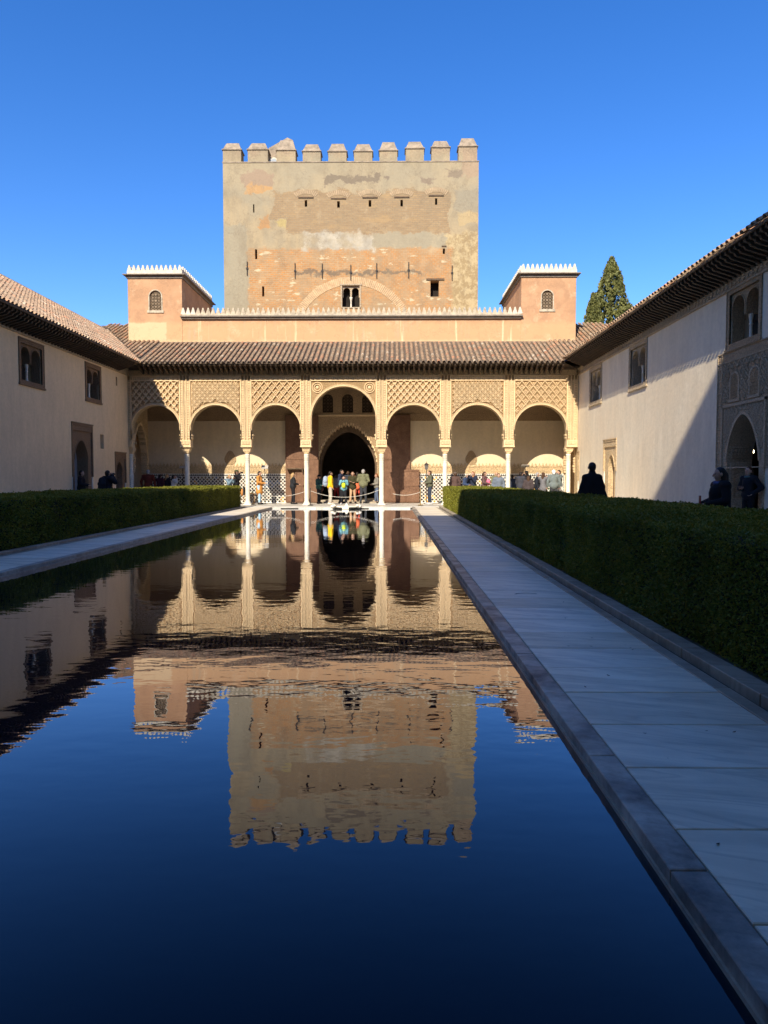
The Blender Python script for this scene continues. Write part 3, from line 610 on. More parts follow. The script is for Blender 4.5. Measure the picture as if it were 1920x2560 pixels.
pavilion(1303, 1440, 1, 'ochre corner pavilion with lattice window on the right of the tower', (1354, 1382, 726, 773))
wx0, wx1 = P(455, 760, Y=YB).x, P(1303, 760, Y=YB).x; wz = P(0, 795, Y=YB).z
pw = empty('parapet_wall', ((wx0+wx1)/2, YB, 9), 'long low ochre wall topped with small merlons between the two pavilions', 'wall')
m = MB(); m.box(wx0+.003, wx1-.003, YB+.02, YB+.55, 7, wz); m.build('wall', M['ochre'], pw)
m = MB(); m.box(wx0-.08, wx1+.08, YB-.2, YB+.6, wz+.002, wz+.07); m.box(wx0, wx1, YB-.1, YB+.3, wz-.1, wz+.001); m.build('cornice', M['slate'], pw)
m = MB(); m.box(wx0, wx1, YB-.06, YB+.3, wz+.07, wz+.17); m.build('coping', M['merlon_old'], pw)
n = int((wx1-wx0)/.284)
for k in range(n+1): put('merlon', MER2 if 2 < k < n-2 else MER, pw, (wx0+.06+(wx1-wx0-.12)*k/n, YB+.03, wz+.17), (0, random.uniform(-.02, .02), 0))
m = MB(); m.prism([(YB+.56, wz-.3), (47.45, wz-.3), (44.2, wz+.75)], wx0, wx1); m.v = [(y, x, z) for x, y, z in m.v]; m.build('hall_roof', M['tile'], pw)
m = MB(); m.box(wx0-.2, wx1+.2, 44.05, 44.35, wz+.70, wz+.80); m.build('ridge', M['merlon_old'], pw)
# ------------------------------------------------------------------ roofs: a bed and barrel tiles
def tile_mesh():
    m = MB(); n = 6; ring = []
    for t, r in ((0, .088), (1, .07)):
        for rr in (r, r-.014):
            ring.append([m.pt((-rr*math.cos(math.pi*k/n), t*.40, .004+.012*(1-t)+rr*.95*math.sin(math.pi*k/n))) for k in range(n+1)])
    a, ai, b, bi = ring
    for k in range(n):
        m.f += [[a[k], a[k+1], b[k+1], b[k]], [ai[k+1], ai[k], a[k], a[k+1]]]; m.m += [0, 0]
    m.f = [f[::-1] for f in m.f]
    return m.mesh('roof_tile', M['tile'])
TILE = tile_mesh(); TILE_P = TILE.copy(); TILE_P.materials[0] = M['tile_pale']
TV = np.array([v.co for v in TILE.vertices]); TF = np.array([list(p.vertices) for p in TILE.polygons])
def in_frame(p):
    q = _rot.transposed() @ (Vector(p)-cam.location)
    if q.z > -.5: return False
    u = CX+F_PX*q.x/-q.z; v = CY-F_PX*q.y/-q.z; return -40 < u < 1960 and -40 < v < 2600
def tile_roof(parent, org, e, slope, width, length, keep, pitch=.262, exp=.31, single=300, tile=None, tm=None):
    tile = tile or TILE; tm = tm or M['tile']
    """org = eave start, e = unit vector along the eave; rises to the left-hand side of e"""
    up = Vector((0, 0, 1)).cross(e); ca = 1/math.sqrt(1+slope*slope); u = (up*ca+Vector((0, 0, slope*ca))).normalized(); nn = e.cross(u)
    spots = []
    for i in range(int(width/pitch)+1):
        for j in range(int(length/ca/exp)+1):
            p = org+e*(i*pitch+random.uniform(-.008, .008))+u*(j*exp-.06+random.uniform(-.015, .015))
            if keep(p): spots.append((p, j))
    rot = Matrix((e, u, nn)).transposed().to_euler()
    vis = sorted([s for s in spots if in_frame(s[0])], key=lambda s: (s[0]-cam.location).length)[:single]; vid = {id(s) for s in vis}
    for p, j in vis:
        put('roof_tile', tile, parent, p+nn*random.uniform(0, .012), (rot[0]+random.uniform(-.02, .02), rot[1]+random.uniform(-.02, .02), rot[2]+random.uniform(-.03, .03)))
    rest = [s[0] for s in spots if id(s) not in vid]
    if rest:
        B = np.array((e, u, nn)); base = TV@B; k = len(TV)
        vv = np.concatenate([base*(1, 1, 1)+np.array(p)+np.array(nn)*random.uniform(0, .012) for p in rest]); ff = np.concatenate([TF+i*k for i in range(len(rest))])
        me = bpy.data.meshes.new('tile_field'); me.from_pydata(vv.tolist(), [], ff.tolist()); me.materials.append(tm); o = put('tile_field', me, parent); o['kind'] = 'stuff'

# ------------------------------------------------------------------ arcade building
EY, EXL, EXR = YA-.92, XL+.95, XR-.95
EZ = P(800, 905, Y=EY).z-.03
S_F = (P(0, 856, Y=YB).z-EZ)/(YB-EY); S_L, S_R = .70, .60
ar = empty('arcade_building', (-2, YA+1.5, 0), 'arcaded portico of seven carved stucco arches on marble columns with tiled roof', 'portico')
colx = [P(v, 1190, Y=YA+.2).x for v in (322, 467.9, 618.9, 766.3, 953.8, 1112.3, 1270, 1426)]
ZTOP, ZP = 7.08, 6.52            # wall top, panel top
Z_IMP0, Z_IMP1 = 3.1, 3.44
bays = list(zip(colx, colx[1:]))
def sebka(m, x0, x1, zt, inside, px, pz, style, y0=-.085, y1=.0):
    cx = (x0+x1)/2
    def seg(a, b, wd, yy=y0):
        n = max(1, int(math.hypot(b[0]-a[0], b[1]-a[1])/.08)); run_ = None
        for k in range(n):
            p = (a[0]+(b[0]-a[0])*(k+.5)/n, a[1]+(b[1]-a[1])*(k+.5)/n)
            if inside(*p):
                s_ = (a[0]+(b[0]-a[0])*k/n, a[1]+(b[1]-a[1])*k/n); t_ = (a[0]+(b[0]-a[0])*(k+1)/n, a[1]+(b[1]-a[1])*(k+1)/n)
                run_ = (run_[0], t_) if run_ else (s_, t_)
            elif run_: m.bar(run_[0], run_[1], wd, yy, y1); run_ = None
        if run_: m.bar(run_[0], run_[1], wd, yy, y1)
    k = pz/px; H = 3.4
    for i in range(-22, 23):
        c = i*px
        if style != 'star':
            for sg in (1, -1):
                for d in ((-.06, .06) if style == 'double' else (0,)):
                    seg((cx+c+d-H/k*.5*sg, zt-H), (cx+c+d+H/k*.5*sg, zt), .034)
        for j in range(-1, 22):
            x, z = cx+(i+.5*(j % 2))*px, zt-.12-j*pz/2
            if abs(x-cx) > 2.2 or not inside(x, z): continue
            if style == 'star':
                for a in range(8):
                    t = a*math.pi/4; p = (x+px*.20*math.cos(t), z+px*.20*math.sin(t)); q = (x+px*.47*math.cos(t), z+px*.47*math.sin(t))
                    if inside(*q): m.bar(p, q, .028, y0, y1)
                m.prism([(x+px*.15*math.cos(a*math.pi/3), z+px*.15*math.sin(a*math.pi/3)) for a in range(6)], y0-.006, y1)
            else:
                for s_, yy in ((.27, y0+.012), ):
                    pts = [(x+px*s_, z), (x, z+pz*s_), (x-px*s_, z), (x, z-pz*s_)]
                    for a in range(4): 
                        if inside(*pts[a]) and inside(*pts[(a+1) % 4]): m.bar(pts[a], pts[(a+1) % 4], .028, yy, y1)
                m.prism([(x+px*.1, z), (x, z+pz*.1), (x-px*.1, z), (x, z-pz*.1)], y0+.008, y1)
styles = ['single', 'star', 'wide', None, 'single', 'star', 'wide']
for i, (xa, xb) in enumerate(bays):
    cen = i == 3; cx = (xa+xb)/2; hw = (xb-xa)/2-(.30 if cen else .27); za = 6.24 if cen else 5.27
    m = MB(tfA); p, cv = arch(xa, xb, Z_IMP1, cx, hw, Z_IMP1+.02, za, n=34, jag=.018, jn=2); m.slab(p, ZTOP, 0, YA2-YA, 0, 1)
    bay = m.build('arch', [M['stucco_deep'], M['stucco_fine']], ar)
    _, cs = arch(xa, xb, Z_IMP1, cx, hw, Z_IMP1+.02, za, n=34)
    m = MB(tfA); q = m.ring(cs, .05, -.075, 0); 
    _, cs2 = arch(xa, xb, Z_IMP1, cx, hw+.05, Z_IMP1+.3, za+.05, n=34); m.ring(cs2, .085, -.05, 0, 1)
    for k in range(2, len(cs)-2):
        for t in (.0, .5):
            px_, pz_ = cs[k][0]+(cs[k+1][0]-cs[k][0])*t, cs[k][1]+(cs[k+1][1]-cs[k][1])*t; m.ball((px_+(px_-cx)/hw*.025, -.08, pz_+.02), .022, .02, .022, 5, 4)
    m.build('archivolt', [M['stucco_rib'], M['stucco_fine']], bay)
    # corbels at the springing
    m = MB(tfA)
    for sg in (-1, 1):
        for k, (d, zz) in enumerate(((.02, 3.46), (.055, 3.53), (.03, 3.62), (.075, 3.68))):
            xx = cx+sg*hw; m.box(min(xx, xx-sg*d), max(xx, xx-sg*d), .04, .40, zz, zz+.065)
    m.build('corbel', M['stucco_rib'], bay)
    fx0, fx1 = xa+.30, xb-.30; r2 = hw+.15; zc = za-hw
    def inside(x, z): return fx0+.03 < x < fx1-.03 and z < ZP-.03 and z > 3.9 and (math.hypot(x-cx, z-zc) > r2+.02 if z > zc else abs(x-cx) > r2+.02)
    m = MB(tfA)
    if cen:                                          # leafy scrolls and round flowers in the spandrels
        for sg in (-1, 1):
            fx, fz = cx+sg*(fx1-cx-.32), ZP-.34
            for rr in (.25, .15): m.ring([(fx+rr*math.cos(t*math.pi/12), fz-rr*math.sin(t*math.pi/12)) for t in range(25)], .035, -.05, 0)
            m.ball((fx, -.01, fz), .09, .05, .09)
            for sx, sz, rr in ((.62, .0, .13), (.82, .06, .10), (.03, -.47, .11), (.12, -.7, .09), (-.18, -.95, .08), (1.05, .12, .07)):
                px_, pz_ = fx-sg*sx, fz+sz
                if inside(px_, pz_): m.ring([(px_+rr*math.cos(t*math.pi/8), pz_-rr*math.sin(t*math.pi/8)) for t in range(14)], .03, -.045, 0)
    else:
        st = styles[i]; sebka(m, fx0, fx1, ZP, inside, .27 if st == 'star' else (.40 if st == 'wide' else .33), .32 if st == 'star' else (.48 if st == 'wide' else .38), st)
    m.build('carved_panel', M['stucco_rib'], bay, kind='stuff')
    m = MB(tfA)                                       # frame of the panel and the lettered band above
    m.box(fx0-.05, fx0, -.06, .0, 3.95, ZP); m.box(fx1, fx1+.05, -.06, .0, 3.95, ZP); m.box(fx0-.05, fx1+.05, -.075, .0, ZP, ZP+.06)
    m.box(fx0-.05, fx1+.05, -.06, .0, ZP+.23, ZP+.28); m.box(fx0-.05, fx1+.05, -.035, 0, ZP+.06, ZP+.23, 1)
    n = int((fx1-fx0)/.115)
    for k in range(n): 
        x = fx0+.04+k*.115; m.box(x, x+.055, -.05, -.03, ZP+.08, ZP+.2); m.box(x+.055, x+.09, -.05, -.03, ZP+.10+.05*(k % 2), ZP+.13+.05*(k % 2))
    m.build('lettered_band', [M['stucco_rib'], M['stucco_fine']], bay)
m = MB(tfA); m.box(colx[0]-.25, colx[-1]+.25, -.05, YA2-YA, ZTOP+.002, ZTOP+.20); m.build('wall_plate', M['wood_rim'], ar)
m = MB(tfA); m.box(colx[0]-.2, colx[-1]+.2, -.03, 0, ZP+.285, ZTOP); m.build('plain_band', M['stucco_fine'], ar)
for i, x in enumerate(colx):
    hwp = .275
    xa, xb = max(x-hwp, XL+.005), min(x+hwp, XR-.005)
    m = MB(tfA)
    m.box(xa, xb, -.03, 0, Z_IMP1, ZP+.06, 1); 
    for dx in (-.27, -.10, .065, .235):
        if xa <= x+dx and x+dx+.035 <= xb: m.box(x+dx, x+dx+.035, -.075, -.03, Z_IMP1, ZP+.28)
    for k in range(24):
        for dx in (-.2, .135):
            z = Z_IMP1+.1+k*.125
            if z < ZP and xa < x+dx: m.box(x+dx-.02, x+dx+.075, -.055, -.03, z, z+.07)
    m.box(xa, xb, -.085, YA2-YA, Z_IMP0+.03, Z_IMP1-.005); m.box(xa-.02, xb+.02, -.11, YA2-YA+.02, Z_IMP0-.03, Z_IMP0+.03); m.box(xa+.06, xb-.06, -.1, -.08, Z_IMP0+.1, Z_IMP1-.06, 1)
    for k in range(5): m.box(xa+.09+k*.08, xa+.13+k*.08, -.112, -.1, Z_IMP0+.12, Z_IMP1-.08)
    m.build('pier', [M['stucco_rib'], M['stucco_fine']], ar)
    yc = YA+.21
    if i in (0, 7): x = x+(.12 if i == 0 else -.12)
    m = MB(); m.lathe([(.125, .20), (.118, .24), (.122, 2.2), (.118, 2.62), (.135, 2.64), (.135, 2.68), (.118, 2.70), (.118, 2.74)], x, yc, 20); co = m.build('column', M['column'], ar, True)
    m = MB(); 
    for z_, r_ in ((2.30, .134), (2.42, .137), (2.50, .137), (2.58, .137)): m.lathe([(.118, z_-.02), (r_, z_-.012), (r_, z_+.012), (.118, z_+.02)], x, yc, 20)
    m.build('collar', M['column'], co, True)
    m = MB(); m.lathe([(.118, 2.72), (.145, 2.745), (.145, 2.77), (.125, 2.78)], x, yc, 20); m.frustum((x-.125, x+.125, yc-.125, yc+.125), (x-.20, x+.20, yc-.20, yc+.20), 2.78, 2.95); m.box(x-.21, x+.21, yc-.21, yc+.21, 2.952, 3.02); m.box(x-.18, x+.18, yc-.18, yc+.18, 3.02, 3.07)
    for k in range(5):
        for sy in (-1, 1): m.ball((x-.16+.08*k, yc+sy*.155, 2.88), .035, .03, .05, 6, 5); m.ball((x+sy*.155, yc-.16+.08*k, 2.88), .03, .035, .05, 6, 5)
    m.build('capital', M['stucco_rib'], co)
    m = MB(); m.frustum((x-.22, x+.22, yc-.22, yc+.22), (x-.19, x+.19, yc-.19, yc+.19), 0 if i else 0, .07); m.lathe([(.19, .07), (.195, .09), (.17, .12), (.15, .15), (.155, .17), (.125, .21)], x, yc, 20); m.build('base', M['column'], co)
# eaves: rafter tails, boards, tiles
def bracket_mesh():
    m = MB(); m.prism([(0, -.16), (0, .10), (-.82, .27), (-.82, .19), (-.78, .14), (-.70, .12), (-.66, .05)][::-1], -.042, .042)
    m.v = [(y, x, z) for x, y, z in m.v]; return m.mesh('rafter_tail', M['wood'])
BRK = bracket_mesh()
n = int((XR-XL-1.5)/.262)
for k in range(n): put('rafter_tail', BRK, ar, (XL+.85+k*.262, YA-.05, EZ-.30))
m = MB(); m.face([(XL, YA+.1, EZ-.18), (XR, YA+.1, EZ-.18), (EXR, EY+.02, EZ-.02), (EXL, EY+.02, EZ-.02)]); m.build('soffit', M['wood'], ar)
m = MB(); m.box(EXL, EXR, EY, EY+.05, EZ-.05, EZ+.01); m.box(EXL-.05, EXR+.05, EY+.14, EY+.19, EZ-.10, EZ-.04); m.build('eave_board', M['wood_rim'], ar)
def zf(y): return EZ+S_F*(y-EY)
RX = 17.0
m = MB(); b = [(EXL, EY), (EXR, EY)]; dL = S_F*(YB-EY)/S_L; dR = S_F*(YB-EY)/S_R
m.face([(EXL, EY, EZ), (EXR, EY, EZ), (EXR+dR, YB+.05, zf(YB+.05)), (EXL-dL, YB+.05, zf(YB+.05))]); rf = m.build('roof', M['roofbed'], ar)
tile_roof(rf, Vector((EXL+.1, EY-.04, EZ+.01)), Vector((1, 0, 0)), S_F, EXR-EXL-.15, YB-EY-.3, lambda p: True, single=300)
# tiles beyond the corners, up the two hips
def hipmesh(x0, wdt, keep):
    tile_roof(rf, Vector((x0, EY-.04, EZ+.01)), Vector((1, 0, 0)), S_F, wdt, 8.0, keep, single=0)
hipmesh(EXL-4.5, 4.4, lambda p: p.x > EXL-S_F*(p.y-EY)/S_L+.05 and p.y < 44 and (p.x < P(320, 760, Y=YB).x or p.y < YB))
hipmesh(EXR+.1, 4.4, lambda p: p.x < EXR+S_F*(p.y-EY)/S_R-.05 and p.y < 44 and (p.x > P(1440, 760, Y=YB).x or p.y < YB))
m = MB(); yy = 44.2
m.face([(EXL-dL, YB+.05, zf(YB+.05)), (EXL-dL*.0-.01-2.3, YB+.05, zf(YB+.05)), (EXL-S_F*(yy-EY)/S_L, yy, zf(yy))])
for sg, ex, ss in ((-1, EXL, S_L), (1, EXR, S_R)):
    m = MB(); m.face([(ex, EY, EZ-.005), (ex, yy, zf(yy)-.005), (ex+sg*S_F*(yy-EY)/ss, yy, zf(yy)-.005)]); m.build('hip_bed', M['roofbed'], rf)


# portico interior: rear wall with portal, bands, tiled dado, ceiling, ends
PXC = P(869, 1100, Y=YB).x; PHW = 1.66; PAP = P(869, 1062, Y=YB).z
bw0, bw1 = XL-.02, XR+.02
m = MB(lambda x, y, z: (x, YB+y, z)); m.holes(bw0, bw1, 0, 8.6, [(PXC-1.95, PXC+1.95, 0, 6.98)], 0, 1.1); m.build('rear_wall', M['white'], ar)
m = MB(lambda x, y, z: (x, YB+y, z)); zt = P(0, 1052, Y=YB).z
holesw = []
for a, b in ((827, 853), (855+4, 883), (905, 934)): pass
wins = [(P(a, 1032, Y=YB).x, P(b, 1032, Y=YB).x) for a, b in ((806, 833), (855, 883), (905, 932))]; wzb, wzt = P(0, 1032.6, Y=YB).z, P(0, 986, Y=YB).z
m.box(bw0, PXC-1.96, -.03, -.002, zt, 7.0); m.box(PXC+1.96, bw1, -.03, -.002, zt, 7.0)
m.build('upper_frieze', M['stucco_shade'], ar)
m = MB(lambda x, y, z: (x, YB+y, z))
for z_ in (zt-.03, zt+.32, zt+.9): m.box(bw0, PXC-1.96, -.055, -.03, z_, z_+.05); m.box(PXC+1.96, bw1, -.055, -.03, z_, z_+.05)
for xs, xe in ((bw0, PXC-2), (PXC+2, bw1)):
    for k in range(int((xe-xs)/.16)): m.box(xs+k*.16+.03, xs+k*.16+.11, -.05, -.03, zt+.08+.03*(k % 3), zt+.27)
m.build('frieze_moulding', M['stucco_shade'], ar)
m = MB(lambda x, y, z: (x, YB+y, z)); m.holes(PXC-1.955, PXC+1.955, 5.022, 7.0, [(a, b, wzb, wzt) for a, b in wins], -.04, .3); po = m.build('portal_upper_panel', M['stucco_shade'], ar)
for a, b in wins:
    hw = (b-a)/2; cx = (a+b)/2
    m = MB(lambda x, y, z: (x, YB+y, z)); p, cv = arch(a, b, wzt-hw, cx, hw-.004, wzt-hw, wzt-.003, n=16); m.slab(p, wzt+.002, -.038, .1); m.ring([(a, wzb)]+cv+[(b, wzb)], .06, -.07, -.04); m.box(a-.08, b+.08, -.08, -.04, wzb-.07, wzb-.002); wq = m.build('window_surround', M['stucco_shade'], po)
    m = MB(lambda x, y, z: (x, YB+y, z)); lattice(m, a, b, wzb, wzt, hw, .03, .07, .19, .022); m.build('lattice', M['timber'], po)
    m = MB(); m.box(a, b, YB+.2, YB+.22, wzb, wzt); m.build('pane', M['dark'], po)
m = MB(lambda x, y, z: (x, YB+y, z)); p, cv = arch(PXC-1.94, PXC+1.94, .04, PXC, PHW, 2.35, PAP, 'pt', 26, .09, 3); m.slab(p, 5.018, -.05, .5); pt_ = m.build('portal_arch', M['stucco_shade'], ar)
m = MB(lambda x, y, z: (x, YB+y, z)); m.box(PXC-1.97, PXC-1.90, -.09, -.05, .04, 5.0); m.box(PXC+1.90, PXC+1.97, -.09, -.05, .04, 5.0); m.box(PXC-1.97, PXC+1.97, -.10, -.05, 4.94, 5.03)
for q in cv[2:-2:2]: m.box(q[0]-.03, q[0]+.03, -.075, .1, q[1]+.02, q[1]+.15)
m.build('portal_moulding', M['stucco_rib'], pt_)
m = MB(lambda x, y, z: (x, YB+y, z)); p, cv = arch(PXC-1.94, PXC+1.94, .04, PXC, PHW-.12, 2.2, PAP-.35, 'pt', 26); m.slab(p, 5.01, .55, 1.05); m.build('inner_arch', M['timber'], pt_)
m = MB(); m.box(PXC-PHW, PXC+PHW, YB-.02, YB+1.1, -.03, .20); m.box(PXC-PHW+.1, PXC+PHW-.02, YB-.45, YB-.02, -.03, .12); m.build('threshold', M['kerb'], ar)
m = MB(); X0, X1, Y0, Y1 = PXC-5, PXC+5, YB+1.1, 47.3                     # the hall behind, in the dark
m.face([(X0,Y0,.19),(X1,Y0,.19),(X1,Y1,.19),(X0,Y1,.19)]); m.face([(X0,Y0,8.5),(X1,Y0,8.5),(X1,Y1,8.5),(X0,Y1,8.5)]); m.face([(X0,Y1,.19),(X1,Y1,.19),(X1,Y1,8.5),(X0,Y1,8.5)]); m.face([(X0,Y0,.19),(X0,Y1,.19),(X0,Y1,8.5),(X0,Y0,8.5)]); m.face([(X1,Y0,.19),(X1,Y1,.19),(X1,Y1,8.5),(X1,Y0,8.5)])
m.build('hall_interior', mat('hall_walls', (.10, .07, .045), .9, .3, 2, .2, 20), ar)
m = MB(lambda x, y, z: (x, YB+y, z)); zs0, zs1 = P(0, 1184, Y=YB).z, P(0, 1166, Y=YB).z
segs = ((bw0, PXC-1.96), (PXC+1.96, bw1))
for xs, xe in segs:
    m.box(xs, xe, -.025, -.002, zs0, zs1); m.box(xs, xe, -.05, -.025, zs1-.035, zs1); m.box(xs, xe, -.05, -.025, zs0, zs0+.035)
    for k in range(int((xe-xs)/.145)): m.box(xs+k*.145+.03, xs+k*.145+.10, -.045, -.025, zs0+.10+.04*(k % 2), zs1-.10)
    n = int((xe-xs)/.20)
    for k in range(n): 
        x = xs+.1+k*.2; m.prism([(x-.085, zs1+.002), (x+.085, zs1+.002), (x+.06, zs1+.09), (x+.04, zs1+.1), (x, zs1+.2), (x-.04, zs1+.1), (x-.06, zs1+.09)], -.03, -.002)
m.build('lower_frieze', M['stucco'], ar)
dm = [flat('dado_white', (.74, .70, .60), .35, .5)]+[flat('dado_%s' % k, c, .3, .5) for k, c in (('black', (.03, .025, .025)), ('brown', (.10, .055, .03)), ('green', (.06, .10, .045)), ('blue', (.12, .17, .26)), ('ochre', (.58, .30, .06)), ('olive', (.22, .16, .05)))]
for xs, xe in segs:
    m = MB(lambda x, y, z: (x, YB+y, z)); m.box(xs, xe, -.04, -.002, .03, zs0-.002)
    n = int((xe-xs)/.205)
    for k in range(n):
        for j in range(14):
            x, z = xs+.1+.205*(k+.5*(j % 2)), .13+j*.103
            if x+.08 > xe or z > zs0-.16: continue
            blk = (int(x*1.1+50)*7+int(z*2.2)*3) % 9; c = (1, 2, 3, 4, 5, 6, 1, 2, 1)[blk] if random.random() < .45 else random.choice((1, 1, 2, 1))
            d = .074; m.prism([(x-d, z), (x, z-d), (x+d, z), (x, z+d)], -.046, -.04, c)
    for k in range(int((xe-xs)/.11)): x = xs+.05+k*.11; m.prism([(x-.045, zs0-.11), (x+.045, zs0-.11), (x+.02, zs0-.06), (x, zs0-.01), (x-.02, zs0-.06)], -.046, -.04, 1)
    m.box(xs, xe, -.05, -.04, zs0-.145, zs0-.115, 1)
    o = m.build('tiled_dado', dm, ar, kind='stuff')
for px in (575.8, 1178): # onion-shaped plaques
    c = P(px, 1148, Y=YB); m = MB(lambda x, y, z: (x, YB+y, z)); pts = []
    for k in range(28):
        t = 2*math.pi*k/28; r = .33+(.16*max(0, math.cos(t-math.pi/2))**8); pts.append((c.x+r*math.cos(t), c.z+r*math.sin(t)))
    m.prism(pts, -.035, -.002); m.build('plaque', M['stucco_shade'], ar)
m = MB(); m.face([(XL-.1, YA2-.3, 7.0), (XR+.1, YA2-.3, 7.0), (XR+.1, YB+.05, 7.0), (XL-.1, YB+.05, 7.0)])
for k in range(45): m.box(XL+.3+k*.525, XL+.42+k*.525, YA2-.02, YB, 6.9, 6.99)
m.build('portico_ceiling', M['wood'], ar)
# end walls with deep arched recesses
for tf, sgn in ((lambda x, y, z: (XL-y, x, z), 0), (lambda x, y, z: (XR+y, -x, z), 1)):
    ya, yb_ = (YA+.02, YB) if not sgn else (-YB, -YA-.02); c = (ya+yb_)/2+(.15 if not sgn else -.15)
    m = MB(tf); p, cv = arch(ya, yb_, .03, c, 1.05, 2.6, 4.4, 'pt', 24, .06, 2); m.slab(p, 8.0, 0, .35); ew = m.build('end_wall', M['stucco'], ar)
    m = MB(tf); m.ring(cv[::2], .12, -.05, .0)
    for q in cv[2:-2:3]: m.box(q[0]-.05, q[0]+.05, -.04, .3, q[1]-.05, q[1]+.16)
    for sg in (-1, 1):
        for k in range(7): m.box(c+sg*1.05-.10, c+sg*1.05+.10, -.06-.02*(k % 3), .3, 1.75+k*.14, 1.85+k*.14)
    m.build('muqarnas', M['stucco_rib'], ew)
    m = MB(tf); m.face([(ya,1.5,0),(yb_,1.5,0),(yb_,1.5,5),(ya,1.5,5)]); m.face([(ya,.3,0),(ya,1.5,0),(ya,1.5,5),(ya,.3,5)]); m.face([(yb_,.3,0),(yb_,1.5,0),(yb_,1.5,5),(yb_,.3,5)]); m.face([(ya,.3,5),(yb_,.3,5),(yb_,1.5,5),(ya,1.5,5)]); m.build('recess', M['leftwall'], ew)
    m = MB(tf); x = ya
    m.box(ya, c-1.06, -.03, 0, .03, 1.62)
    for k in range(9):
        for j in range(15):
            x, z = ya+.05+k*.1, .1+j*.1
            if x < c-1.12: m.prism([(x-.035, z), (x, z-.035), (x+.035, z), (x, z+.035)], -.036, -.03, 1+((k+j) % 3))
    m.build('tiled_dado', dm, ew, kind='stuff')
# tall open door leaves against the rear wall
M['door'] = None
def door_mat():
    n = NT('carved_walnut_door', .65, .35); e = n.mr(n.voro(7, feat='DISTANCE_TO_EDGE'), .0, .08)
    c = n.mix(n.mr(n.noise(3, 6), .3, .7), (.15, .072, .038), (.235, .125, .07)); c = n.mix(n.math('MULTIPLY', n.math('SUBTRACT', 1, e), .5), c, (.09, .045, .025)); n.bump(e, .6, .012); return n.out(c)
M['door'] = door_mat()
def leaf(pxa, pxb, pyt, y, lab, nm='door_leaf', x0=None, x1=None):
    x0 = P(pxa, 1150, Y=y).x if x0 is None else x0; x1 = P(pxb, 1150, Y=y).x if x1 is None else x1; zt = P(0, pyt, Y=y).z
    m = MB(); m.box(x0, x1, y, y+.07, .06, zt); o = m.build(nm, M['door'], ar)
    m = MB()
    for a, b, c_, d in ((x0, x1, .1, .2), (x0, x1, zt-.1, zt), (x0, x0+.07, .2, zt-.1), (x1-.07, x1, .2, zt-.1), (x0, x1, zt*.5, zt*.5+.07)): m.box(a+.002, b-.002, y-.022, y-.002, c_+.003, d-.003)
    for k in range(int((x1-x0)/.1)): m.ball((x0+.05+k*.1, y-.02, .15), .025, .02, .025, 6, 4)
    m.build('rail', M['door'], o)
leaf(713.6, 796, 1038.6, YB-.16, ''); leaf(958, 1026, 1038.6, YB-.16, ''); leaf(1001, 1048.7, 1174, YB-.26, '', 'wicket_leaf')
leaf(738, 760, 1174, YB-.28, '', 'wicket_leaf')
m = MB(); a = P(716, 1171, Y=YB-.45); b = P(757, 1171, Y=YB-.45); m.box(a.x, b.x, YB-.5, YB-.17, a.z-.05, a.z+.02); m.box(b.x-.05, b.x, YB-.5, YB-.4, a.z-.22, a.z-.05); m.build('wicket_lintel', M['timber'], ar)
# ------------------------------------------------------------------ side wings
def twin(tf, par, x0, x1, z0, z1, fm, am, cm_, shut=True):
    """paired arched window in a carved rectangular frame; the hole in the wall is the inside of the frame"""
    b = .13; a0, a1, c0, c1 = x0+b, x1-b, z0+b, z1-b*1.2
    m = MB(tf)
    for q in ((x0, a0, z0, z1), (a1, x1, z0, z1), (a0, a1, c1, z1), (a0, a1, z0, c0)): m.box(q[0], q[1], -.025, .04, q[2], q[3])
    o = m.build('window', fm, par)
    m = MB(tf); w_ = .03
    m.box(x0-.03, x0-.001, -.04, .0, z0, z1); m.box(x1+.001, x1+.03, -.04, .0, z0, z1); m.box(x0-.03, x1+.03, -.045, .0, z1+.001, z1+.04); m.box(x0-.06, x1+.06, -.07, .0, z0-.07, z0-.001); m.build('frame_moulding', fm, o)
    cx = (a0+a1)/2; q = (a1-a0)/4; hw = q-.055; zs = c0+(c1-c0)*.50
    m = MB(tf)
    for c in (a0+q, a1-q):
        p, cv = arch(c-q, c+q, zs, c, hw, zs, c1-.10, n=16); m.slab(p, c1, .05, .42)
        m.ring(cv, .035, .03, .05)
    for c, sg in ((a0, 1), (a1, -1)): m.box(min(c, c+sg*.05), max(c, c+sg*.05), .06, .40, c0, zs)
    m.build('arch_screen', am, o)
    m = MB(tf)
    zz = [(.075, c0), (.075, c0+.04), (.045, c0+.09), (.042, zs-.30), (.055, zs-.29), (.055, zs-.27), (.042, zs-.25), (.042, zs-.2), (.065, zs-.06), (.07, zs)]
    n = 10; rings = [[m.pt((cx+r*math.cos(2*math.pi*k/n), .2+r*math.sin(2*math.pi*k/n), z)) for k in range(n)] for r, z in zz]
    for A, B in zip(rings, rings[1:]):
        for k in range(n): m.f.append([A[k], A[(k+1) % n], B[(k+1) % n], B[k]]); m.m.append(0)
    m.build('colonnette', cm_, o, True)
    m = MB(tf); m.box(a0, a1, .58, .62, c0, c1)
    if shut:
        for xx in (a0+.02, cx-.06, cx+.02, a1-.06): m.box(xx, xx+.04, .54, .58, c0, c1)
        for k in range(3): m.box(a0, a1, .545, .58, c0+(c1-c0)*(.15+.28*k), c0+(c1-c0)*(.15+.28*k)+.04)
    m.build('shutter', M['wood_dk'], o)
    return (a0, a1, c0, c1)
M['wood_dk'] = mat('shutter_wood', (.05, .032, .02), .8, .3, 5, .2, 40)
M['brown_frame'] = carved('brown_carved_frame', (.36, .23, .13), 14, .5)
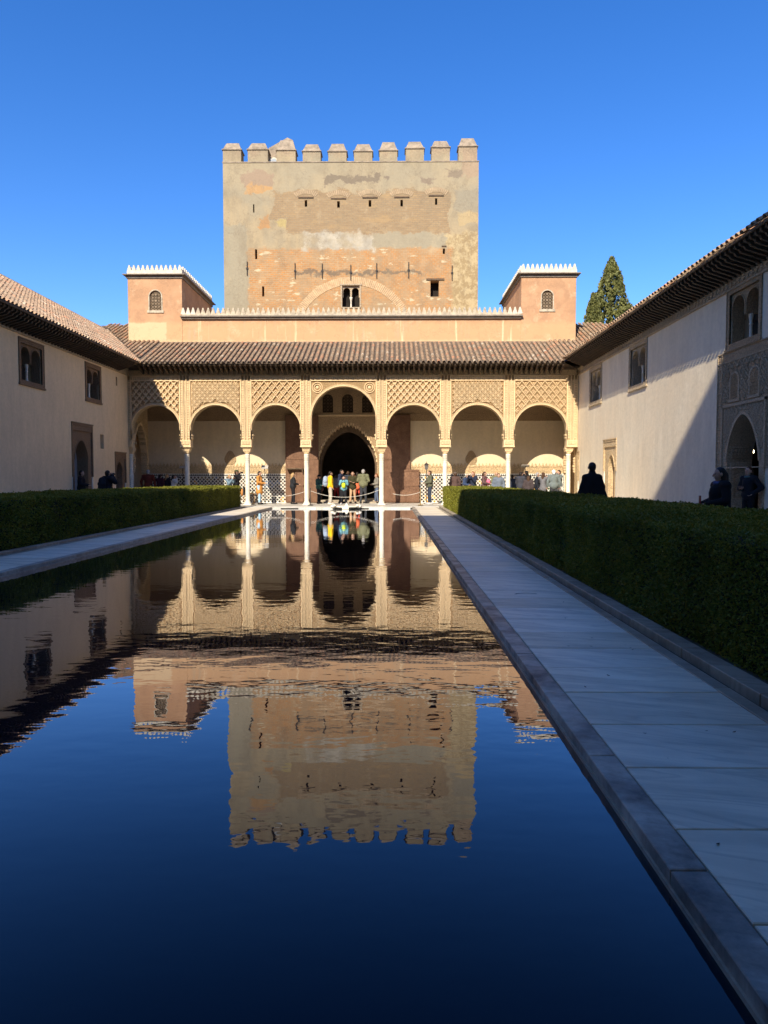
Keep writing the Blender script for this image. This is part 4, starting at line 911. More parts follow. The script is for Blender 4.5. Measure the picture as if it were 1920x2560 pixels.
def doorway(tf, par, x0, x1, zt, ox0, ox1, oz, fm, leaf_=None, zb=1.55, dep=.5, kind='pt', back=None):
    """carved rectangular surround with a pointed opening; returns the hole for the wall"""
    cx = (ox0+ox1)/2; hw = (ox1-ox0)/2; zs = oz-hw*1.25
    m = MB(tf); p, cv = arch(x0+.09, x1-.09, .0, cx, hw, zs, oz, kind, 22); m.slab(p, zt-.12, .04, dep); o = m.build('doorway', fm, par)
    m = MB(tf); m.box(x0, x0+.09, -.03, .06, zb, zt); m.box(x1-.09, x1, -.03, .06, zb, zt); m.box(x0+.09, x1-.09, -.03, .06, zt-.12, zt); m.box(x0-.03, x1+.03, -.05, -.03, zt-.03, zt+.02); 
    m.box(x0+.09, x1-.09, -.01, .04, zt-.34, zt-.125)
    m.ring(cv, .05, .015, .04); m.build('surround', fm, o)
    m = MB(tf); m.box(x0, x0+.09, .0, .06, .0, zb-.002); m.box(x1-.09, x1, .0, .06, 0, zb-.002); m.build('jamb', M['column'], o)
    m = MB(tf); m.box(ox0-.02, ox1+.02, dep-.08, dep-.03, .0, oz); m.build('door_leaf', leaf_ or M['wood_dk'], o)
    return (x0+.002, x1-.002, 0, zt-.002)
def wing(name, lab, tf, x0, x1, holes, wm, parts, fz):
    e = empty(name, tf((x0+x1)/2, 2, 0), lab, 'building')
    hs = [f(e) for f in parts]
    m = MB(tf); m.holes(x0, x1, 0, EZ+.15, [h for h in hs if h]+holes, 0, .62); m.build('wall', wm, e)
    m = MB(tf); m.face([(x0,8,0),(x1,8,0),(x1,8,EZ),(x0,8,EZ)]); m.face([(x0,0,0),(x0,8,0),(x0,8,EZ),(x0,0,EZ)]); m.face([(x1,0.7,0),(x1,8,0),(x1,8,EZ),(x1,0.7,EZ)]); m.build('outer_wall', wm, e)
    return e
def P_L(u, v): return P(u, v, X=XL)
def P_R(u, v): return P(u, v, X=XR)
# -- left wing
def lw(u0, u1, vt, vb, top=None): return (P_L(u0, 1000).y, P_L(u1, 1000).y, P_L(u1, vb).z, P_L(u0, vt).z)
lwA = (*[P_L(u, 900).y for u in (47, 108)], 5.0, 6.66); lwB = (*[P_L(u, 900).y for u in (212, 250)], 5.0, 6.67)
slit1 = (P_L(289.5, 950).y, P_L(293, 950).y, P_L(291, 964).z, P_L(291, 942).z); slit2 = (P_L(250.7, 1100).y, P_L(259.5, 1100).y, P_L(255, 1121.7).z, P_L(255, 1086).z)
dlw = flat('rust_red_door', (.20, .085, .04), .7)
grey_in = plaster('grey_passage', (.34, .32, .30), .1)
LY0, LY1 = -5.0, YA+.0
left = wing('left_wing', 'long beige plastered wing in shade on the left of the court', tfL, LY0, LY1-.005, [slit1, slit2], M['leftwall'], [
    lambda e: twin(tfL, e, *lwA, M['brown_frame'], M['brown_frame'], M['column']),
    lambda e: twin(tfL, e, *lwB, M['brown_frame'], M['brown_frame'], M['column']),
    lambda e: doorway(tfL, e, P_L(178.4, 1100).y, P_L(231.3, 1100).y, P_L(200, 1058).z, P_L(186, 1100).y+.05, P_L(221, 1100).y, P_L(205, 1101).z, M['brown_frame'], grey_in, 1.5, .62),
    lambda e: doorway(tfL, e, P_L(287, 1150).y, min(P_L(314.5, 1150).y, YA-.03), P_L(300, 1131).z, P_L(292, 1150).y, P_L(307, 1150).y, P_L(300, 1155).z, M['brown_frame'], dlw, 1.2, .55)], None)
for s in (slit1, slit2):
    m = MB(tfL); m.box(s[0], s[1], .35, .4, s[2], s[3]); m.build('slit_pane', flat('grey_shutter', (.16, .15, .15)), left)
# -- right wing
def ry(u): return -P_R(u, 1000).y
def rr(u0, u1, z0, z1): return (ry(u0), ry(u1), z0, z1)
rw1 = rr(1475, 1504, 5.0, 6.74); rw2 = rr(1573, 1616, 5.02, 6.78); rw3 = rr(1815, 1899, 5.14, 6.84)
pY0, pY1, pZ0, pZ1 = -21.42, -18.1, 1.72, 5.08
dY0, dY1 = -20.72, -18.92; dC = (dY0+dY1)/2
def main_door(e):
    """great carved portal of the right wing: panel, frame, pointed opening, two lattice windows"""
    hw = (dY1-dY0)/2; ap = 3.2
    m = MB(tfR); p, cv = arch(dY0-.26, dY1+.26, .0, dC, hw, 1.9, ap, 'pt', 26); m.slab(p, 3.47, -.03, .70); o = m.build('main_portal', M['stucco_pale'], e)
    m = MB(tfR); m.ring(cv, .09, -.06, -.03); m.box(dY0-.33, dY0-.265, -.07, .0, 1.72, 3.55); m.box(dY1+.265, dY1+.33, -.07, .0, 1.72, 3.55); m.box(dY0-.33, dY1+.33, -.07, .0, 3.475, 3.56); m.build('portal_frame', M['stucco_pale'], o)
    m = MB(tfR)                                       # carved field beside and above the door
    m.holes(pY0, pY1, 3.56, pZ1, [], -.02, .1); m.box(pY0, dY0-.335, -.02, .0, pZ0, 3.56); m.box(dY1+.335, pY1, -.02, .0, pZ0, 3.56); m.build('carved_field', M['panel_grey'], o)
    m = MB(tfR)
    for x in (pY0, pY0+.27, pY1-.30, pY1-.03): m.box(x, x+.03, -.045, -.02, pZ0, pZ1)
    for z in (pZ0, pZ1-.03, pZ1-.32): m.box(pY0, pY1, -.046, -.02, z, z+.03)
    for k in range(9): m.box(pY0+.03, pY0+.27, -.04, -.02, pZ0+.35*k+.1, pZ0+.35*k+.125)
    for k in range(60):
        x, z = random.uniform(pY0+.35, pY1-.35), random.uniform(3.65, 4.7)
        m.prism([(x-.018, z), (x, z-.035), (x+.018, z), (x, z+.035)], -.05, -.02)
    m.build('panel_moulding', M['stucco_pale'], o)
    m = MB(tfR); wins_ = (-20.35, -19.25)
    sebka(m, pY0+.3, pY1-.3, pZ1-.34, lambda x, z: pY0+.32 < x < pY1-.34 and 3.62 < z < pZ1-.36 and not any(abs(x-c) < .34 and 3.55 < z < 4.55 for c in wins_), .30, .34, 'single', -.05, -.019)
    sebka(m, dC-1.1, dC+1.1, 3.45, lambda x, z: abs(x-dC) < hw+.22 and 2.2 < z < 3.44 and (abs(x-dC) > hw+.1 or z > 1.9+(ap-1.9)*max(0, 1-(abs(x-dC)/hw)**1.75)**.62+.13), .2, .24, 'single', -.055, -.029)
    m.build('carved_relief', M['stucco_pale'], o, kind='stuff')
    for c in (-20.35, -19.25):
        m = MB(tfR); a, b = c-.22, c+.22; q, cv2 = arch(a, b, 4.18, c, .22, 4.18, 4.40, n=14); m.ring([(a, 3.68)]+cv2+[(b, 3.68)], .07, -.05, -.02); m.box(a-.1, b+.1, -.06, -.02, 3.60, 3.68); lw_ = m.build('lattice_window', M['stucco_pale'], o)
        m = MB(tfR); m.prism([(a, 3.68), (b, 3.68)]+cv2[::-1], -.022, -.021); m.build('pane', M['wood_dk'], lw_) if False else None
        m = MB(tfR); lattice(m, a, b, 3.68, 4.40, .22, -.045, -.021, .1, .02); mm = m.build('lattice', M['stucco_shade'], o) if False else None
        m = MB(tfR); m.prism([(a+.001, 3.681), (b-.001, 3.681)]+[(x, z-.001) for x, z in cv2[::-1]], -.03, -.021, 0); lattice(m, a, b, 3.68, 4.40, .22, -.048, -.03, .1, .024, m_=1); m.build('lattice', [M['wood_dk'], M['stucco_shade']], o)
    # carved jamb niche on the far reveal
    m = MB(tfR)
    for k in range(7): 
        for j in range(3): m.box(dY0+.0, dY0+.05+.03*j, .06+.085*k, .06+.085*k+.06, 2.02+.09*j, 2.10+.09*j)
    m.box(dY0, dY0+.12, .02, .68, 2.30, 2.36); m.box(dY0, dY0+.05, .06, .16, .9, 1.75); m.box(dY0, dY0+.05, .52, .62, .9, 1.75); m.box(dY0, dY0+.05, .06, .62, 1.75, 1.9); m.box(dY0, dY0+.06, .04, .66, .0, .88); m.build('jamb_niche', M['stucco_pale'], o)
    # the unlit room beyond
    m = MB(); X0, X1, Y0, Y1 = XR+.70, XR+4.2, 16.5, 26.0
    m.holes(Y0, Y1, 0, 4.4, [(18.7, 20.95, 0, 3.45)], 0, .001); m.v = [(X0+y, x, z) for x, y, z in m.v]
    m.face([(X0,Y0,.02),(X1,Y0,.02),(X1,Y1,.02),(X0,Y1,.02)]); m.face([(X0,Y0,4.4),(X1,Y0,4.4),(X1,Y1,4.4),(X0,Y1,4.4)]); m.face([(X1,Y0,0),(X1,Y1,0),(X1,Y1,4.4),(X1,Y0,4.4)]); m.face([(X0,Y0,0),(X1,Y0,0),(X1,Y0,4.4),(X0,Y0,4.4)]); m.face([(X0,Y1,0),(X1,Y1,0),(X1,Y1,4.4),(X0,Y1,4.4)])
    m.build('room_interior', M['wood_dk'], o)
    return (dY0-.255, dY1+.255, 0, 3.465)
brown_d = flat('walnut_door', (.17, .085, .045), .6)
right = wing('right_wing', 'long grey-white plastered wing on the right, lit by a wedge of sun', tfR, -YA+.005, 5.0, [], M['rightwall'], [
    lambda e: twin(tfR, e, *rw1, M['stucco_pale'], M['stucco_pale'], M['column']),
    lambda e: twin(tfR, e, *rw2, M['stucco_pale'], M['stucco_pale'], M['column']),
    lambda e: twin(tfR, e, *rw3, M['panel_grey'], M['stucco_shade'], M['column']),
    main_door,
    lambda e: doorway(tfR, e, ry(1511), ry(1543.6), P_R(1530, 1097).z, ry(1521), ry(1536), P_R(1529, 1137).z, M['stucco'], brown_d, 1.75, .35),
    lambda e: doorway(tfR, e, -YA+.05, ry(1451), P_R(1443, 1129).z, ry(1440.5), ry(1447), P_R(1444, 1148).z, M['stucco'], brown_d, 1.3, .35)], None)
lampm = bpy.data.materials.new('lit_bulb'); lampm.use_nodes = True; lb = lampm.node_tree.nodes['Principled BSDF']; lb.inputs['Emission Color'].default_value = (1, .82, .5, 1); lb.inputs['Emission Strength'].default_value = 9; lb.inputs['Base Color'].default_value = (.9, .8, .6, 1)
lp_ = P(1879, 1128.5, X=XR+1.5)
m = MB(); m.ball(tuple(lp_), .075, .075, .075, 12, 8); m.tube((lp_.x, lp_.y, lp_.z+.07), (lp_.x, lp_.y, lp_.z+.2), .02, .015, 8, 1); lam = m.build('hanging_lamp', [lampm, M['iron']], None, True, label='lit round lamp glowing inside the dark doorway on the right', cat='lamp')
m = MB(); m.tube((lp_.x, lp_.y, lp_.z+.2), (lp_.x, lp_.y, 4.39), .006, .006, 6); m.build('cord', M['iron'], lam)

# -- friezes, rafters and roofs of both wings
def wing_top(e, tf, x0, x1, yfrom, yto, slope, sgn, fm, EZ=EZ):
    """x0..x1 local run; yfrom..yto world range where single rafters and tiles are built"""
    m = MB(tf); m.box(x0, x1, -.03, 0, 6.86, 7.10); fr = m.build('frieze', fm, e)
    m = MB(tf); m.box(x0, x1, -.06, 0, 6.80, 6.86); m.box(x0, x1, -.07, 0, 7.10, 7.16)
    lo, hi = (yfrom, yto) if sgn < 0 else (-yto, -yfrom)
    for k in range(int((hi-lo)/.24)):
        x = lo+k*.24; m.box(x, x+.12, -.05, -.03, 6.90, 7.06); m.box(x+.12, x+.2, -.05, -.03, 6.95+.05*(k % 2), 6.99+.05*(k % 2))
    m.build('frieze_moulding', fm, e)
    m = MB(tf); m.box(x0, x1, -.02, .05, 7.162, EZ-.1); m.build('wall_plate', M['wood_rim'], e)
    rb = bpy.data.meshes.get('rafter_tail')
    X = XL if sgn < 0 else XR
    for k in range(int((yto-yfrom)/.262)):
        put('rafter_tail', rb, e, (X-sgn*.05, yfrom+k*.262, EZ-.30), (0, 0, math.pi/2 if sgn < 0 else -math.pi/2))
    ex = X-sgn*.95
    m = MB(); m.face([(X, -5, EZ-.18), (X, YA+.1, EZ-.18), (ex, EY+.02, EZ-.02), (ex, -5, EZ-.02)]); m.build('soffit', M['wood'], e)
    m = MB(); a, b = sorted((ex, ex+sgn*.05)); m.box(a, b, -5, EY, EZ-.05, EZ+.01); a, b = sorted((ex+sgn*.14, ex+sgn*.19)); m.box(a, b, -5, EY+.1, EZ-.10, EZ-.04); m.build('eave_board', M['wood_rim'], e)
    run_ = 4.1; rz = EZ+slope*run_; rx = ex+sgn*run_; yh = EY+slope*run_/S_F
    m = MB(); m.face([(ex, -5, EZ), (ex, EY, EZ), (rx, yh, rz), (rx, -5, rz)]); m.face([(rx, -5, rz), (rx, yh, rz), (rx+sgn*4.5, yh, EZ), (rx+sgn*4.5, -5, EZ)]); m.face([(rx, yh, rz), (rx+sgn*4.5, yh, EZ), (ex, yh, EZ)]); m.face([(rx, -5, rz), (rx+sgn*4.5, -5, EZ), (ex, -5, EZ)]); rf_ = m.build('roof', M['roofbed'], e)
    keep = lambda p: p.y < EY+slope*abs(p.x-ex)/S_F-.05
    if sgn < 0: tile_roof(rf_, Vector((ex+.04, yfrom-3, EZ+.01)), Vector((0, 1, 0)), slope, yh-yfrom+3, run_-.1, keep, tile=TILE_P, tm=M['tile_pale'])
    else: tile_roof(rf_, Vector((ex-.04, yh, EZ+.01)), Vector((0, -1, 0)), slope, yh-yfrom+3, run_-.1, keep)
    m = MB(); t = TILE
    y = yfrom-3; rid = []
    for k in range(int((yh-yfrom+3)/.33)):
        m.capsule((rx, y+k*.33, rz+.03), (rx, y+k*.33+.3, rz+.05), .09, .075, 8)
    hx = Vector((rx, yh, rz))-Vector((ex, EY, EZ)); nh = int(hx.length/.33)
    for k in range(nh):
        a = Vector((ex, EY, EZ))+hx*(k/nh); b = Vector((ex, EY, EZ))+hx*((k+.9)/nh); m.capsule(a+Vector((0, 0, .05)), b+Vector((0, 0, .08)), .095, .08, 8)
    m.build('ridge_tiles', M['tile'], rf_, True, kind='stuff')
wing_top(left, tfL, LY0, YA-.01, 19, EY-.1, S_L, -1, M['stucco_pale'])
wing_top(right, tfR, -YA+.01, 5.0, 12.5, EY-.1, S_R, 1, M['stucco_pale'], EZ+.19)

# -- the tall stone palace south of the court, whose roofline shades the near half of it
SY = -8.0; SZ = .80*(27.4-SY)
pal = empty('stone_palace', (-5, SY-10, 0), 'tall pale stone palace closing the south side of the court', 'building')
m = MB(); m.box(-75, 60, SY-25, SY, -1.2, SZ-.6); m.build('wall', M['palace'], pal)
m = MB(); m.box(-75.4, 60.4, SY-25.4, SY+.0, SZ-.6, SZ); m.build('cornice', M['palace'], pal)
for k in range(14):
    for z in (4, 12, 20):
        m = MB(); x = -45+k*7; m.box(x-.8, x+.8, SY, SY+.06, z, z+2.6); m.box(x-1.1, x+1.1, SY, SY+.25, z+2.75, z+3.1); m.build('window', M['dark'], pal)
sg_ = empty('south_gallery', (-2, -5.5, 0), 'white plastered two-storey gallery front closing the near end of the court', 'building')
m = MB(); m.box(XL, XR, -6.5, -5.0, 0, 8.3); m.build('wall', M['white'], sg_)
m = MB(); m.prism([(-6.6, 8.3), (-4.3, 8.3), (-6.6, 9.2)], XL, XR); m.v = [(y, x, z) for x, y, z in m.v]; m.build('roof', M['tile'], sg_)
# ------------------------------------------------------------------ clipped hedges
def leaves_mesh(name, pts, nrm, Ls, mat_, spread=1.0):
    n = len(pts); d = rng.normal(size=(n, 3))*spread+nrm*.55; d /= np.linalg.norm(d, axis=1)[:, None]
    s = np.cross(d, rng.normal(size=(n, 3))); s /= np.linalg.norm(s, axis=1)[:, None]
    Ls = Ls*rng.uniform(.7, 1.25, n); a = d*Ls[:, None]; b = s*(Ls*.27)[:, None]
    v = np.stack([pts-a*.35, pts+a*.15+b, pts+a*.65, pts+a*.15-b], 1).reshape(-1, 3)
    me = bpy.data.meshes.new(name); me.vertices.add(4*n); me.vertices.foreach_set('co', v.ravel())
    me.loops.add(4*n); me.loops.foreach_set('vertex_index', np.arange(4*n)); me.polygons.add(n); me.polygons.foreach_set('loop_start', np.arange(n)*4); me.polygons.foreach_set('loop_total', np.full(n, 4))
    me.materials.append(mat_); me.update(calc_edges=True); return me
def hedge(x0, x1, y0, y1, h, inner, lab):
    e = empty('clipped_hedge', ((x0+x1)/2, (y0+y1)/2, 0), lab, 'hedge')
    m = MB(); m.box(x0+.05, x1-.05, y0+.05, y1-.05, .03, h-.05); m.build('twig_core', M['leafcore'], e)
    P_, N_, L_ = [], [], []
    def surf(org, eu, ev, lu, lv, nrm, L0, cover):
        cnt = int(lu*lv*cover/(L0*L0*.27)); u = rng.random(cnt)*lu; v = rng.random(cnt)*lv
        p = np.array(org)+u[:, None]*np.array(eu)+v[:, None]*np.array(ev)
        wav = .018*np.sin(p[:, 1]*2.1+p[:, 2]*3)+.014*np.sin(p[:, 1]*5.3+p[:, 0]*4+1)+.01*np.sin(p[:, 2]*11+p[:, 1]*1.7)
        p = p+np.array(nrm)*(wav+rng.normal(0, .016, cnt)-.012)[:, None]; P_.append(p); N_.append(np.tile(nrm, (cnt, 1))); L_.append(np.full(cnt, L0))
    ys = [y0, 6, 10, 16, 23, y1] if inner < 0 else [y0, 9, 13, 18, 25, y1]
    Ls = [.026, .03, .042, .055, .07] if inner < 0 else [.1, .06, .05, .055, .065]
    for a, b, l0 in zip(ys, ys[1:], Ls):
        xi, n = (x0, (-1., 0, 0)) if inner < 0 else (x1, (1., 0, 0))
        surf((xi, a, .04), (0, 1, 0), (0, 0, 1), b-a, h-.04, n, l0, 1.5)
        surf((x0, a, h), (0, 1, 0), (1, 0, 0), b-a, x1-x0, (0, 0, 1.), l0*1.1, 1.3)
        xo, n = (x1, (1., 0, 0)) if inner < 0 else (x0, (-1., 0, 0))
        surf((xo, a, .04), (0, 1, 0), (0, 0, 1), b-a, h-.04, n, max(.07, l0), .9)
    surf((x0, y1, .04), (1, 0, 0), (0, 0, 1), x1-x0, h-.04, (0, 1., 0), .07, 1.1); surf((x0, y0, .04), (1, 0, 0), (0, 0, 1), x1-x0, h-.04, (0, -1., 0), .07, 1.0)
    me = leaves_mesh('foliage', np.concatenate(P_), np.concatenate(N_), np.concatenate(L_), M['leaf']); put('foliage', me, e)['kind'] = 'stuff'
hedge(2.56, 4.92, 1.2, 35.2, 1.0, -1, 'long clipped myrtle hedge along the right-hand marble path')
hedge(-10.1, -7.5, 4.0, 35.2, 1.03, 1, 'long clipped myrtle hedge along the left side of the pool')

# ------------------------------------------------------------------ cypresses beyond the right wing
def cypress(u, v, wpx, Y, lab, seed):
    r = np.random.default_rng(seed); top = P(u, v, Y=Y); H = top.z+1.3; Rm = wpx/F_PX*Y/2
    e = empty('cypress_tree', (top.x, Y, -1.3), lab, 'tree', 'cypress trees behind the right wing')
    m = MB(); m.tube((top.x, Y, -1.3), (top.x, Y, -1.3+H*.9), .35, .04, 10)
    for k in range(46):
        z = H*(.12+.8*k/46); a = r.random()*6.28; rad = Rm*.6*min(1, (1-z/H)*1.7); m.tube((top.x, Y, z-1.3), (top.x+math.cos(a)*rad, Y+math.sin(a)*rad, z-1.3+rad*.9), .06, .015, 5)
    m.build('trunk', M['bark'], e)
    cl = []; 
    while len(cl) < 900:
        t = r.random()**.85; rad = Rm*min(1, ((1-t)*1.55)**.85)*(1+.10*math.sin(t*19+seed)+.06*math.sin(t*41)); a = r.random()*2*math.pi; k = .62+.38*r.random()**.5
        cl.append((rad*k*math.cos(a), rad*k*math.sin(a), H*(.06+.93*t), (.30+.16*r.random())*(1.05-.55*t)))
    pts = []; nr = []
    for x, y, z, s in cl:
        q = r.normal(size=(52, 3)); q /= np.linalg.norm(q, axis=1)[:, None]; q *= (s*r.uniform(.55, 1, 52))[:, None]*np.array((1, 1, 1.45)); pts.append(q+np.array((top.x+x, Y+y, z-1.3))); nr.append(np.tile((x*.25, y*.25, 1.6), (52, 1)))
    me = leaves_mesh('crown', np.concatenate(pts), np.concatenate(nr), np.full(52*len(cl), .24), M['cypress'], .55); put('crown', me, e)
cypress(1530, 643, 236, 62, 'tall pointed cypress, the larger one, rising behind the right roof', 3)
cypress(1484, 734, 150, 60, 'short cypress, the smaller one, left of the tall one behind the right roof', 5)

# ------------------------------------------------------------------ small things on the terrace
def stanchion(px, Y, h=.9):
    p = P(px, 1255, Y=Y); m = MB(); m.lathe([(.14, .03), (.14, .05), (.03, .07)], p.x, Y, 14); m.tube((p.x, Y, .06), (p.x, Y, h), .022, .022, 8); m.ball((p.x, Y, h), .035); return m, p.x
brass = mat('dull_brass', (.30, .19, .06), .45, .2, 6, 0, 30)
posts = [(632.5, 36.9, 'brown barrier post beside the second column from the left', M['iron']), (776, 37.15, 'dark barrier post just right of the column left of the portal', M['iron']), (1051, 37.1, 'brass barrier post right of the portal near the hedge end', brass)]
pz = {}
for px, Y, lab, mt in posts:
    m, x = stanchion(px, Y); o = m.build('barrier_post', mt, None, label=lab, cat='post', group='posts of the rope barrier'); pz[px] = (x, Y)
ropem = mat('white_rope', (.72, .66, .55), .9, .1, 10, .3, 90)
def rope(a, b, za, zb, sag, lab):
    m = MB(); n = 14; pr = None
    for k in range(n+1):
        t = k/n; p = (a[0]+(b[0]-a[0])*t, a[1]+(b[1]-a[1])*t, za+(zb-za)*t-sag*4*t*(1-t))
        if pr: m.tube(pr, p, .0095, .0095, 6)
        pr = p
    m.build('barrier_rope', ropem, None, label=lab, cat='rope', group='ropes of the barrier')
cxp = lambda i: (colx[i], YA+.02)
rope((P(660, 1240, Y=37).x, 37.3), (colx[3]-.12, YA+.1), .55, .72, .14, 'white rope slung to the column left of the portal, in front of the tiles')
rope((pz[776][0], pz[776][1]), (colx[4]-.12, YA+.1), .78, .82, .36, 'white rope sagging across the front of the dark portal')
rope((colx[4]+.6, YA+.2), (pz[1051][0], pz[1051][1]), .62, .72, .12, 'white rope slung right of the portal to the brass post')
def info_stand(px, py, Y, lab, tilt=.5, wd=.36):
    p = P(px, py, Y=Y); e = empty('information_stand', (p.x, Y, .035), lab, 'sign stand', 'information stands in the portico')
    m = MB(); m.tube((p.x, Y, .04), (p.x, Y, p.z-.02), .022, .022, 8); m.build('pole', M['iron'], e)
    m = MB(); m.lathe([(.16, .036), (.16, .055), (.03, .075)], p.x, Y, 16); m.build('foot', M['iron'], e)
    m = MB(); m.box(-wd/2, wd/2, -.12, .12, -.012, .012); o = m.build('sign_panel', flat('sign_panel_%d' % px, (.42, .38, .32), .5), e); o.location = Vector((p.x, Y, p.z))-wl(e); o.rotation_euler = (tilt, 0, 0)
info_stand(662, 1168, 38.6, 'thin information stand between the man in tan coat and the tiled wall', .9)
info_stand(457, 1168, 38.8, 'thin information stand in shade by the leftmost free column', .5)
info_stand(1313, 1165, 39.2, 'tilted information stand above the crowd right of the sixth column', -.5, .45)
p = P(1066, 1165, Y=39.5)
e = empty('lantern_stand', (p.x, 39.5, .035), 'slim lantern on a post in front of the bright wall patch right of the portal', 'lantern'); m = MB(); m.tube((p.x, 39.5, .04), (p.x, 39.5, p.z-.2), .025, .02, 8); m.lathe([(.15, .036), (.15, .06), (.03, .09)], p.x, 39.5, 14); m.build('pole', M['iron'], e)
m = MB(); m.frustum((p.x-.07, p.x+.07, 39.43, 39.57), (p.x-.11, p.x+.11, 39.39, 39.61), p.z-.2, p.z+.06); m.build('lantern_case', flat('lantern_glass', (.14, .13, .12), .3), e); m = MB(); m.frustum((p.x-.14, p.x+.14, 39.36, 39.64), (p.x-.03, p.x+.03, 39.47, 39.53), p.z+.062, p.z+.18); m.tube((p.x, 39.5, p.z+.17), (p.x, 39.5, p.z+.26), .015, .008, 6); m.build('lantern_cap', M['iron'], e)
# low scalloped fountain bowl at the head of the pool
fx = P(866, 1266, Y=34.95).x
e = empty('fountain_basin', (fx, 34.9, 0), 'low carved white marble fountain basin at the far end of the pool', 'fountain')
m = MB(); n = 48; prof = [(.58, -.02), (.64, .02), (.66, .05), (.62, .07), (.57, .06), (.45, .045), (.12, .035), (.10, .06), (.05, .16), (.03, .17)]
rg = [[m.pt((fx+r*(1+.05*abs(math.sin(8*math.pi*k/n)) if i < 5 else r/r)*math.cos(2*math.pi*k/n) if False else fx+r*(1+(.05*abs(math.sin(8*math.pi*k/n)) if i < 5 else 0))*math.cos(2*math.pi*k/n), 35.05+r*(1+(.05*abs(math.sin(8*math.pi*k/n)) if i < 5 else 0))*math.sin(2*math.pi*k/n), z)) for k in range(n)] for i, (r, z) in enumerate(prof)]
for a, b in zip(rg, rg[1:]):
    for k in range(n): m.f.append([a[k], a[(k+1) % n], b[(k+1) % n], b[k]]); m.m.append(0)
m.f.append(rg[-1]); m.m.append(0); m.build('bowl', M['column'], e, True)
m = MB(); m.box(fx-.16, fx+.16, 34.2, 34.9, -.06, .03); m.box(fx-.16, fx-.1, 34.2, 34.95, .03, .07); m.box(fx+.1, fx+.16, 34.2, 34.95, .03, .07); m.build('spout_channel', M['column'], e)
for sx in (-.62, .62): 
    m = MB(); m.ball((fx+sx, 34.72, .06), .16, .2, .1, 10, 7); m.ball((fx+sx*.9, 34.55, .10), .08, .09, .07, 8, 6); m.build('carved_rim', M['column'], e, True)
# folding pushchair beside the second column
px, Y = 626, 38.3; x = P(px, 1250, Y=Y).x
e = empty('wheelchair', (x, Y, .035), 'wheelchair with an orange bag partly hidden by the second free column', 'wheelchair')
for dy in (-.28, .28):
    m = MB(); t_ = [(x+.30*math.cos(a*math.pi/14), Y+dy, .335+.30*math.sin(a*math.pi/14)) for a in range(29)]
    for a, b in zip(t_, t_[1:]): m.tube(a, b, .02, .02, 6)
    for a in range(0, 28, 4): m.tube((x, Y+dy, .335), t_[a], .005, .005, 4)
    m.build('wheel', flat('tyre_orange', (.35, .2, .08)), e); m = MB(); m.tube((x-.25, Y+dy*.9, .5), (x-.35, Y+dy*.9, 1.0), .016, .016, 6); m.tube((x-.25, Y+dy*.9, .5), (x+.35, Y+dy*.9, .5), .016, .016, 6); m.tube((x+.35, Y+dy*.9, .5), (x+.45, Y+dy*.9, .12), .016, .016, 6); m.build('frame', M['iron'], e)
m = MB(); m.box(x-.25, x+.25, Y-.24, Y+.24, .48, .53); m.box(x-.35, x-.29, Y-.24, Y+.24, .53, .95); m.build('seat', flat('chair_cloth', (.03, .03, .035)), e)
m = MB(); m.ball((x-.42, Y-.05, .68), .13, .18, .2, 10, 8); m.build('bag', flat('orange_bag', (.55, .24, .07)), e, True)

